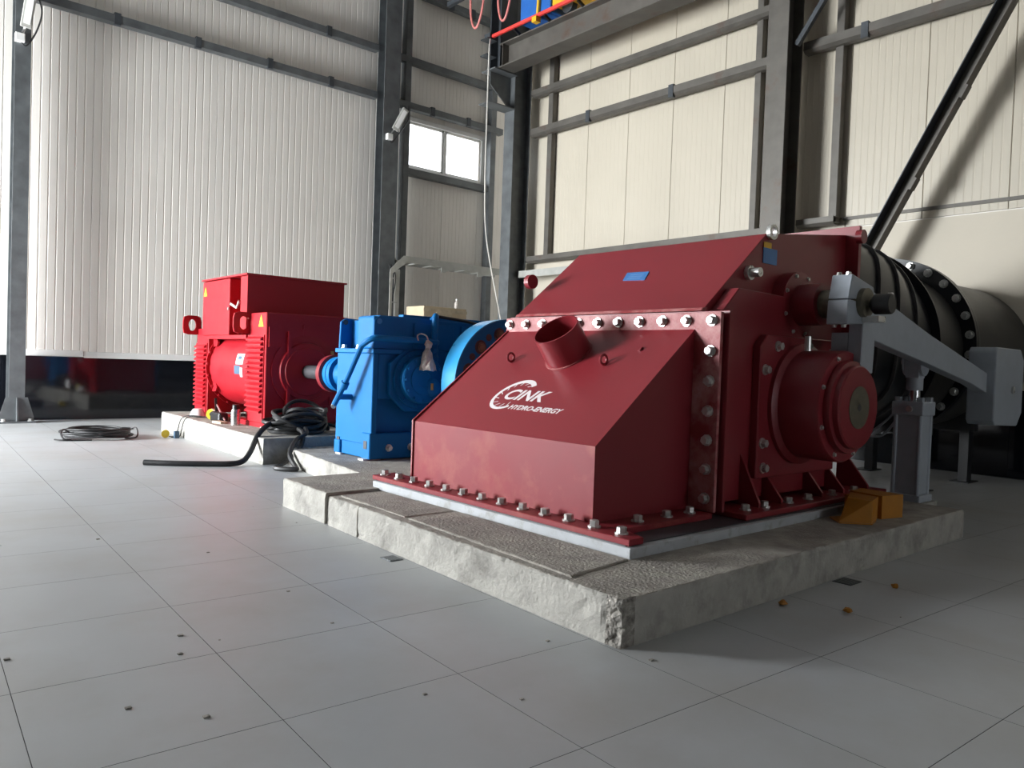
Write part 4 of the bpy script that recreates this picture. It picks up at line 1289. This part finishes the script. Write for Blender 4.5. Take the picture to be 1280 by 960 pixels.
# bag hung on the pipe
t = thing('plastic_bag', 'crumpled pale plastic bag tied to the blue oil pipe', 'bag', (4.47, 6.48, 1.10))
m_ = MB()
prof = [(0.0, 0.085), (0.05, 0.08), (0.12, 0.06), (0.18, 0.042), (0.22, 0.018), (0.24, 0.03), (0.27, 0.045), (0.30, 0.02)]
m_.lathe(prof, (4.47, 6.48, 1.10), (0.0, 0.0, 1), 14)
rb = random.Random(4)
m_.v = [q + V((rb.uniform(-.012, .012), rb.uniform(-.012, .012), rb.uniform(-.01, .01))) for q in m_.v]
m_.build('bag_skin', 'bag', t)
MB().tube(spline([(4.47, 6.48, 1.39), (4.45, 6.49, 1.45), (4.41, 6.53, 1.47), (4.37, 6.53, 1.45), (4.38, 6.53, 1.40)], 6), 0.008, 6).build('tie_wire', 'zinc', t)

# ================================================================== GENERATOR
gn = thing('generator', 'bright red generator with terminal box on top and louvred air inlets', 'generator', (4.5, 10.4, 0.29))
ex0, ex1 = 3.93, 5.06
# near end bracket
ny0, ny1 = 9.20, 9.70
zg = 0.345
MB().box(ex0, ex1, ny0, ny1, zg, 1.73).build('end_bracket', 'gen_red', gn, bevel=0.008, seg=1)
MB().box(ex0 + 0.03, ex1 - 0.03, ny0 - 0.02, ny0 + 0.0, 1.30, 1.55).build('air_baffle', 'gen_red', gn)
# far end bracket
fy0, fy1 = 11.20, 11.66
MB().box(ex0, ex1, fy0, fy1, zg, 1.55).build('end_bracket', 'gen_red', gn, bevel=0.008, seg=1)
# louvred covers on both
for (ly0, ly1, zb, zt_) in ((ny0 + 0.06, ny1 + 0.02, 0.46, 1.43), (fy0 + 0.04, fy1 - 0.02, 0.42, 1.32)):
    fr = MB().box(ex0 - 0.012, ex0, ly0 - 0.02, ly1 + 0.02, zb - 0.10, zt_ + 0.02).build('louvre_frame', 'gen_red', gn)
    m_ = 15
    for k in range(m_):
        za = zb + (zt_ - zb) * k / m_
        hgt = (zt_ - zb) / m_
        lou = MB().prism([(ex0 - 0.012, za + hgt * 0.98), (ex0 - 0.050, za + hgt * 0.52), (ex0 - 0.050, za + hgt * 0.20), (ex0 - 0.012, za + hgt * 0.26)], 'y', ly0, ly1)
        lou.build('louvre', 'gen_red', fr)
# stator drum
DX, DZ, DR = 4.50, 1.01, 0.60
MB().lathe([(0, DR), (0.03, DR), (0.03, DR - 0.05), (1.49, DR - 0.05), (1.49, DR), (1.52, DR)], (DX, 9.69, DZ), (0, 1, 0), 72, closed_ends=False).build('stator_drum', 'gen_red', gn, smooth=True)
for yy in (9.74, 11.17):
    for k in range(9):
        a = PI * 0.62 + k * PI * 0.09
        bolt(gn, (DX + (DR - 0.02) * math.cos(a), yy, DZ + (DR - 0.02) * math.sin(a)), (math.cos(a), 0, math.sin(a)), BOLT_RED)
for k, zz in enumerate((1.36, 0.72)):
    MB().prism([(11.20, zz - 0.07), (11.06, zz - 0.06), (11.02, zz), (11.06, zz + 0.06), (11.20, zz + 0.07)], 'x', 4.00, 4.03).build('clamp_lug', 'gen_red', gn)
# foot rails
for xx in (4.00, 5.0):
    MB().box(xx - 0.06, xx + 0.10, 9.20, 11.62, 0.289, zg).build('foot_rail', 'gen_red', gn)
for (xx, yy) in ((3.98, 9.24), (4.0, 11.5)):
    MB().box(xx - 0.06, xx + 0.05, yy - 0.05, yy + 0.05, 0.285, 0.305).build('shim', 'white', gn)
# lifting lugs
for yy in (ny1 + 0.01, fy1 - 0.035):
    lg = [(3.72, 1.46), (3.97, 1.46), (3.97, 1.74), (3.72, 1.74)]
    m_ = MB()
    outer = [(3.72, 1.49), (3.75, 1.46), (3.99, 1.46), (3.99, 1.74), (3.75, 1.74), (3.72, 1.71)]
    n8 = 16
    hole = [(3.845 + 0.055 * math.cos(2 * PI * k / n8), 1.60 + 0.085 * math.sin(2 * PI * k / n8)) for k in range(n8)]
    ol = []
    for k in range(n8):
        a = 2 * PI * k / n8
        dx, dz = math.cos(a), math.sin(a)
        s_ = min(0.13 / max(abs(dx), 1e-6), 0.14 / max(abs(dz), 1e-6))
        rr = min(s_, 0.165)
        ol.append((3.845 + dx * rr, 1.60 + dz * rr))
    p = []
    for yy2 in (yy, yy + 0.03):
        p += [(x_, yy2, z_) for x_, z_ in ol] + [(x_, yy2, z_) for x_, z_ in hole]
    f = []
    for k in range(n8):
        j = (k + 1) % n8
        f += [(k, j, n8 + j, n8 + k), (2 * n8 + k, 2 * n8 + j, 3 * n8 + j, 3 * n8 + k), (k, j, 2 * n8 + j, 2 * n8 + k), (n8 + k, n8 + j, 3 * n8 + j, 3 * n8 + k)]
    m_.add(p, f)
    m_.build('lifting_lug', 'gen_red', gn)
# terminal box
by0, by1, bz0, bz1, bx0, bx1 = 9.70, 11.30, 1.45, 2.215, 3.88, 5.25
MB().box(bx0, bx1, by0, by0 + 0.02, 1.70, bz1).build('terminal_box_end', 'gen_red', gn)
MB().box(bx0 + 0.16, bx1, by0 + 0.02, by1, bz0 + 0.12, bz1).build('terminal_box', 'gen_red', gn, bevel=0.006, seg=1)
dr = MB().box(bx0 - 0.002, bx0 + 0.16, 10.30, by1, bz0, bz1 - 0.01).build('terminal_door', 'gen_red', gn, bevel=0.006, seg=1)
MB().box(bx0, bx0 + 0.155, by0 + 0.02, 9.92, bz0 + 0.02, bz1 - 0.01).build('terminal_box_post', 'gen_red', gn)
MB().box(bx0 - 0.02, bx1 + 0.03, by0 - 0.02, by1 + 0.02, bz1, bz1 + 0.022).build('box_lid', 'gen_red', gn)
MB().box(bx0 + 0.02, bx1 - 0.1, by0 + 0.06, by1 - 0.15, bz0 - 0.05, bz0 + 0.0).build('box_saddle', 'gen_red', gn)
MB().prism([(10.22, 1.88), (10.02, 1.82), (9.95, 1.90), (9.93, 1.87), (10.02, 1.79), (10.24, 1.85)], 'x', bx0 - 0.02, bx0 + 0.0).build('cable_end', 'zinc', gn)
MB().tube(spline([(bx0 + 0.05, 9.98, 1.92), (bx0 + 0.04, 9.88, 1.75), (bx0 + 0.03, 9.80, 1.68), (bx0 + 0.02, 9.70, 1.66)], 6), 0.012, 6).build('earth_wire', 'zinc', gn)
MB().cyl((bx0 - 0.002, 10.30, 1.80), (-1, 0, 0), 0.02, 0.02, 12).build('door_lock', 'zinc', gn)


def triangle(parent, x, yc, zc, s):
    o_ = MB().prism([(yc - s / 2, zc - s * 0.45), (yc + s / 2, zc - s * 0.45), (yc, zc + s * 0.55)], 'x', x - 0.003, x).build('warning_triangle', 'yellow', parent, label='yellow warning triangle')
    MB().prism([(yc - s * 0.05, zc - s * 0.28), (yc + s * 0.08, zc - s * 0.02), (yc + s * 0.0, zc + s * 0.0), (yc + s * 0.03, zc + s * 0.25), (yc - s * 0.08, zc - s * 0.02), (yc + s * 0.0, zc - s * 0.04)], 'x', x - 0.004, x - 0.003).build('warning_bolt_mark', 'black', o_)


triangle(gn, ex0 - 0.001, 9.36, 1.62, 0.15)
triangle(gn, bx0 - 0.003, 11.20, 2.06, 0.13)
# labels on the drum
m_ = MB()


def drum_patch(a0, a1, y0, y1, mat, name, dr=0.003, label=None):
    mb = MB()
    k = 6
    p = []
    for i in range(k + 1):
        a = a0 + (a1 - a0) * i / k
        for yy in (y0, y1):
            p.append((DX + (DR - 0.05 + dr) * math.cos(a), yy, DZ + (DR - 0.05 + dr) * math.sin(a)))
    mb.add(p, [(2 * i, 2 * i + 1, 2 * i + 3, 2 * i + 2) for i in range(k)])
    return mb.build(name, mat, gn, label=label)


drum_patch(PI - 0.36, PI - 0.10, 9.98, 10.22, 'decal_white', 'maker_label', label='white maker label')
drum_patch(PI - 0.30, PI - 0.22, 10.04, 10.16, 'decal_dark', 'label_print', 0.005)
drum_patch(PI - 0.16, PI - 0.13, 10.02, 10.18, 'decal_dark', 'label_print', 0.005)
drum_patch(PI - 0.07, PI + 0.14, 10.06, 10.26, 'decal_dark', 'emblem_sticker', label='dark round emblem sticker')
drum_patch(PI - 0.02, PI + 0.20, 9.98, 10.06, 'decal_white', 'emblem_sticker', 0.005, label='white part of the emblem sticker')
# near end: upright bar, frame edges, bearing end shield
MB().box(4.19, 4.235, ny0 - 0.07, ny0, zg + 0.03, 1.50).build('guard_bar', 'gen_red', gn)
MB().cyl((4.07, ny0 - 0.003, 1.48), (0, -1, 0), 0.035, 0.003, 20).build('port_hole', 'frame_dark', gn)
m_ = MB().lathe([(0, 0.46), (0.02, 0.46), (0.03, 0.37), (0.06, 0.36), (0.065, 0.31), (0.08, 0.30)], (KX, ny0 + 0.0, KZ), (0, -1, 0), 56)
MB().cyl((KX, ny0 - 0.079, KZ), (0, -1, 0), 0.085, 0.65, 24).build('drive_shaft', 'frame_dark', gn, smooth=True)  # dark colour stands in for the shade around this shaft
m_.build('end_shield', 'gen_red', gn, smooth=True)
MB().lathe([(0, 0.20), (0.01, 0.225), (0.09, 0.225), (0.10, 0.20)], (KX, ny0 - 0.72, KZ), (0, -1, 0), 32).build('shaft_hub', 'red', gn, smooth=True)
MB().lathe([(0, 0.19), (0.04, 0.205), (0.10, 0.205), (0.105, 0.19), (0.13, 0.19), (0.135, 0.215), (0.21, 0.215), (0.22, 0.17), (0.40, 0.15)], (KX, ny0 - 0.83, KZ), (0, -1, 0), 32).build('coupling_half', 'blue', gn, smooth=True)
MB().box(4.30, 5.02, ny0 - 0.012, ny0, 0.56, 0.57).build('frame_edge', 'gen_red', gn)
MB().box(4.80, 4.815, ny0 - 0.02, ny0, 0.56, 0.95).build('frame_edge', 'gen_red', gn)
MB().tube(spline([(4.42, ny0 - 0.012, 1.60), (4.41, ny0 - 0.012, 1.48), (4.46, ny0 - 0.012, 1.36), (4.56, ny0 - 0.012, 1.30), (4.90, ny0 - 0.012, 1.30)], 6), 0.010, 6).build('sensor_lead', 'gen_red', gn, smooth=True)
MB().cyl((4.78, ny0 - 0.10, 1.18), (0, 0, 1), 0.020, 0.10, 10).build('grease_nipple', 'brass', gn)
MB().box(4.765, 4.795, ny0 - 0.115, ny0 - 0.05, 1.155, 1.182).build('nipple_elbow', 'brass', gn)

# ================================================================== SMALL THINGS ON AND BY THE GENERATOR PLINTH
zp = 0.288
t = thing('vacuum_flask', 'brushed steel vacuum flask standing on the generator plinth', 'flask', (3.80, 9.78, zp))
MB().lathe([(0, 0.058), (0.16, 0.062), (0.20, 0.052), (0.205, 0.045)], (3.80, 9.78, zp), (0, 0, 1), 28).build('flask_body', 'steel_bright', t, smooth=True)
MB().lathe([(0, 0.046), (0.05, 0.044), (0.06, 0.036)], (3.80, 9.78, zp + 0.205), (0, 0, 1), 28).build('flask_cap', 'black', t, smooth=True)
MB().bar((3.845, 9.745, zp + 0.05), (3.845, 9.745, zp + 0.22), 0.02, 0.03).build('flask_handle', 'black', t)
o = MB().lathe([(0, 0.05), (0.02, 0.11), (0.09, 0.085), (0.12, 0.06), (0.125, 0.0)], (3.78, 11.12, zp), (0, 0, 1), 20).build('white_cap', 'white', smooth=True)
tag(o, 'small white cap lying at the far end of the generator plinth', 'cap')
t = thing('tape_reel', 'yellow measuring reel lying on the generator plinth beside a black grinder', 'reel', (3.84, 10.66, zp))
MB().cyl((3.84, 10.70, zp + 0.075), (-0.6, -0.8, 0), 0.075, 0.05, 20).build('reel_body', 'yellow', t, smooth=True)
MB().cyl((3.81, 10.66, zp + 0.075), (-0.6, -0.8, 0), 0.03, 0.006, 14).build('reel_hub', 'black', t)
t = thing('hand_tool', 'black hand tool with pale handle rods lying on the generator plinth', 'tool', (3.92, 10.38, zp))
MB().box(3.74, 3.87, 10.20, 10.55, zp, zp + 0.13).build('tool_body', 'black', t, bevel=0.03)
MB().bar((3.80, 10.45, zp + 0.05), (3.82, 10.55, zp + 0.30), 0.03, 0.03).build('tool_handle', 'black', t)
MB().bar((3.80, 10.15, zp + 0.03), (3.80, 10.45, zp + 0.22), 0.014, 0.014).build('tool_rod', 'zinc', t)
MB().bar((3.80, 10.62, zp + 0.15), (3.80, 10.35, zp + 0.10), 0.014, 0.014).build('tool_rod', 'zinc', t)
o = MB().box(3.66, 3.76, 9.98, 10.18, zp, zp + 0.03).build('wood_offcut', 'wood')
o.rotation_euler = (0, 0, 0.2)
tag(o, 'small pale wood offcut beside the vacuum flask', 'wood offcut')
for k in range(2):
    pts = spline([(3.80 - 0.02 * k, 10.85 + 0.1 * k, zp + 0.02), (3.66, 10.95 + 0.12 * k, zp + 0.03), (3.585 - 0.01 * k, 11.05 + 0.12 * k, zp - 0.02), (3.56 - 0.01 * k, 11.12 + 0.12 * k, 0.10), (3.55, 11.18 + 0.12 * k, 0.012), (3.45, 11.2 + 0.1 * k, 0.012)], 8)
    tag(MB().tube(pts, 0.007, 6).build('thin_wire', 'rubber', smooth=True), ('first' if k == 0 else 'second') + ' thin dark wire drooping over the generator plinth edge, counted from the flask', 'wire')
t = thing('yellow_connector', 'yellow cable connector with dark plug on the floor by the generator plinth', 'connector', (3.42, 11.25, 0))
MB().cyl((3.40, 11.28, 0.055), (-0.3, -0.9, 0), 0.055, 0.05, 16).build('connector_body', 'yellow', t, smooth=True)
MB().box(3.47, 3.53, 11.10, 11.16, 0.0, 0.10).build('plug', 'decal_dark', t)


# ---- cables
def coil(cx, cy, z, rx, ry, turns, lift, rnd, r, tilt=0.0):
    pts = []
    N_ = turns * 26
    for i in range(N_):
        a = 2 * PI * i / 26
        k = i // 26
        sc_ = 1 + 0.10 * math.sin(k * 2.4) + 0.05 * math.sin(a * 0.37 + k)
        ox, oy = 0.05 * math.sin(k * 1.7), 0.05 * math.cos(k * 2.1)
        zz = z + r + lift * (i / N_) + abs(0.02 * math.sin(a + k))
        tl = tilt * (1 + 1.2 * math.sin(k * 1.9)) * math.sin(a + k * 0.8)
        pts.append((cx + ox + rx * sc_ * math.cos(a), cy + oy + ry * sc_ * math.sin(a), max(z + r, zz + tl)))
    return pts


t = thing('cable_coil', 'flat coil of thin black cable lying on the floor near the far wall', 'cable', (2.6, 11.5, 0))
pts = coil(2.60, 11.52, 0.002, 0.36, 0.36, 11, 0.11, None, 0.011, 0.0)
MB().tube(pts, 0.012, 6).build('cable_turns', 'rubber', t, smooth=True)
MB().tube(spline([(2.28, 11.40, 0.05), (2.17, 11.35, 0.14), (2.12, 11.30, 0.10), (2.14, 11.22, 0.03), (2.22, 11.20, 0.02)], 8), 0.011, 6).build('loose_loop', 'rubber', t, smooth=True)
MB().tube(spline([(2.90, 11.40, 0.06), (3.0, 11.30, 0.15), (3.02, 11.22, 0.10), (2.98, 11.15, 0.03), (2.85, 11.18, 0.02)], 8), 0.011, 6).build('loose_loop', 'rubber', t, smooth=True)
MB().tube(spline([(2.45, 11.15, 0.013), (2.25, 11.2, 0.013), (2.12, 11.25, 0.013), (2.06, 11.36, 0.013)], 6), 0.011, 6).build('cable_tail', 'rubber', t, smooth=True)

t = thing('cable_coil', 'big heap of thick black cable on the generator plinth, its end lying on the floor', 'cable', (3.95, 8.55, 0.28))
pts = coil(4.06, 8.58, 0.288, 0.29, 0.24, 9, 0.15, None, 0.024, 0.06)
MB().tube(pts, 0.024, 8).build('cable_turns', 'rubber', t, smooth=True)
pts = coil(4.16, 8.62, 0.30, 0.25, 0.20, 6, 0.18, None, 0.023, -0.09)
MB().tube(pts, 0.023, 8).build('cable_turns', 'rubber', t, smooth=True)
pts = spline([(2.39, 8.62, 0.028), (2.62, 8.42, 0.028), (2.90, 8.25, 0.028), (3.10, 8.14, 0.030), (3.24, 8.12, 0.05), (3.36, 8.20, 0.14), (3.50, 8.35, 0.30), (3.68, 8.5, 0.40), (3.90, 8.62, 0.46), (4.1, 8.7, 0.47), (4.28, 8.7, 0.44)], 8)
MB().tube(pts, 0.030, 10).build('cable_end_run', 'rubber', t, smooth=True)
pts = spline([(3.96, 8.30, 0.36), (3.92, 8.10, 0.33), (3.86, 8.02, 0.20), (3.66, 7.88, 0.08), (3.48, 7.74, 0.03), (3.41, 7.66, 0.028), (3.44, 7.56, 0.028), (3.54, 7.46, 0.03), (3.585, 7.56, 0.04), (3.62, 7.78, 0.14), (3.80, 8.03, 0.26), (3.95, 8.09, 0.33), (4.02, 8.25, 0.37)], 8)
MB().tube(pts, 0.026, 8).build('hanging_loop', 'rubber', t, smooth=True)
pts = spline([(4.40, 8.50, 0.40), (4.50, 8.38, 0.36), (4.48, 8.15, 0.31), (4.40, 8.06, 0.26), (4.30, 7.98, 0.20)], 6)
MB().tube(pts, 0.018, 8).build('hanging_tail', 'rubber', t, smooth=True)

# ---- cartons behind the gearbox
t = thing('carton_stack', 'tall crate wrapped in torn brown cardboard behind the gearbox', 'crate', (9.2, 13.2, 0))
MB().box(8.72, 9.85, 12.85, 13.55, 0.02, 0.14).build('pallet', 'wood', t)
MB().box(8.75, 9.82, 12.88, 13.52, 0.14, 2.30).build('crate_body', 'carton', t, bevel=0.01)
for zz in (0.9, 1.55, 2.22):
    MB().box(8.74, 9.83, 12.872, 12.88, zz - 0.03, zz + 0.03).build('strap', 'wood', t)
MB().box(9.05, 9.45, 12.865, 12.88, 1.95, 2.20).build('cardboard_flap', 'wood', t)
t = thing('plastic_bottle', 'small clear plastic bottle standing on the cardboard crate', 'bottle', (9.72, 13.1, 2.30))
MB().lathe([(0, 0.05), (0.13, 0.05), (0.17, 0.02), (0.19, 0.02)], (9.72, 13.1, 2.30), (0, 0, 1), 16).build('bottle_body', 'bag', t, smooth=True)
MB().cyl((9.72, 13.1, 2.49), (0, 0, 1), 0.022, 0.025, 12).build('bottle_cap', 'white', t)


# ---- floor drains and crumbs
def drain(label, x, y, w, d):
    t = thing('floor_drain', label, 'drain', (x, y, 0))
    MB().box(x - w / 2, x + w / 2, y - d / 2, y + d / 2, 0.0, 0.003).build('drain_frame', 'steel_dark', t)
    k = 5
    for i in range(k):
        xx = x - w / 2 + w * (i + 0.5) / k
        MB().box(xx - w * 0.06, xx + w * 0.06, y - d * 0.42, y + d * 0.42, 0.003, 0.006).build('drain_bar', 'steel', t)
    return t


drain('small square floor drain at the left side of the big plinth', 2.505, 3.945, 0.09, 0.12)
drain('dark floor drain at the right side of the big plinth', 4.43, 2.075, 0.14, 0.11)
for (x, y, lab) in ((3.68, 2.05, 'left'), (3.84, 1.79, 'middle'), (4.52, 1.84, 'right')):
    m_ = MB().lathe([(0, 0.010), (0.008, 0.022), (0.020, 0.016), (0.026, 0.004)], (x, y, 0.0), (0.2, 0.1, 1), 7)
    rb = random.Random(int(x * 100))
    m_.v = [q + V((rb.uniform(-.007, .007), rb.uniform(-.007, .007), 0)) for q in m_.v]
    o = m_.build('foam_crumb', 'orange')
    o.location.z = 0.003
    tag(o, lab + 'most of three orange foam crumbs on the floor' if lab != 'middle' else 'middle one of three orange foam crumbs on the floor', 'crumb', 'foam crumbs on the floor')
rb = random.Random(21)
m_ = MB()
for _ in range(60):
    a, d = rb.uniform(-0.5, 1.2), rb.uniform(2.0, 8)
    x, y = d * math.sin(a) , d * math.cos(a)
    if any(inside((x, y), P) for P in (PL1, PL2, PL3)) or not (XL < x < XR):
        continue
    s_ = rb.uniform(0.004, 0.011)
    m_.box(x - s_, x + s_, y - s_ * 0.7, y + s_ * 0.7, 0.0, s_ * 0.5)
o = m_.build('floor_debris', 'concrete_broken')
o['kind'] = 'stuff'
tag(o, 'scattered specks of grit on the floor tiles', 'grit')
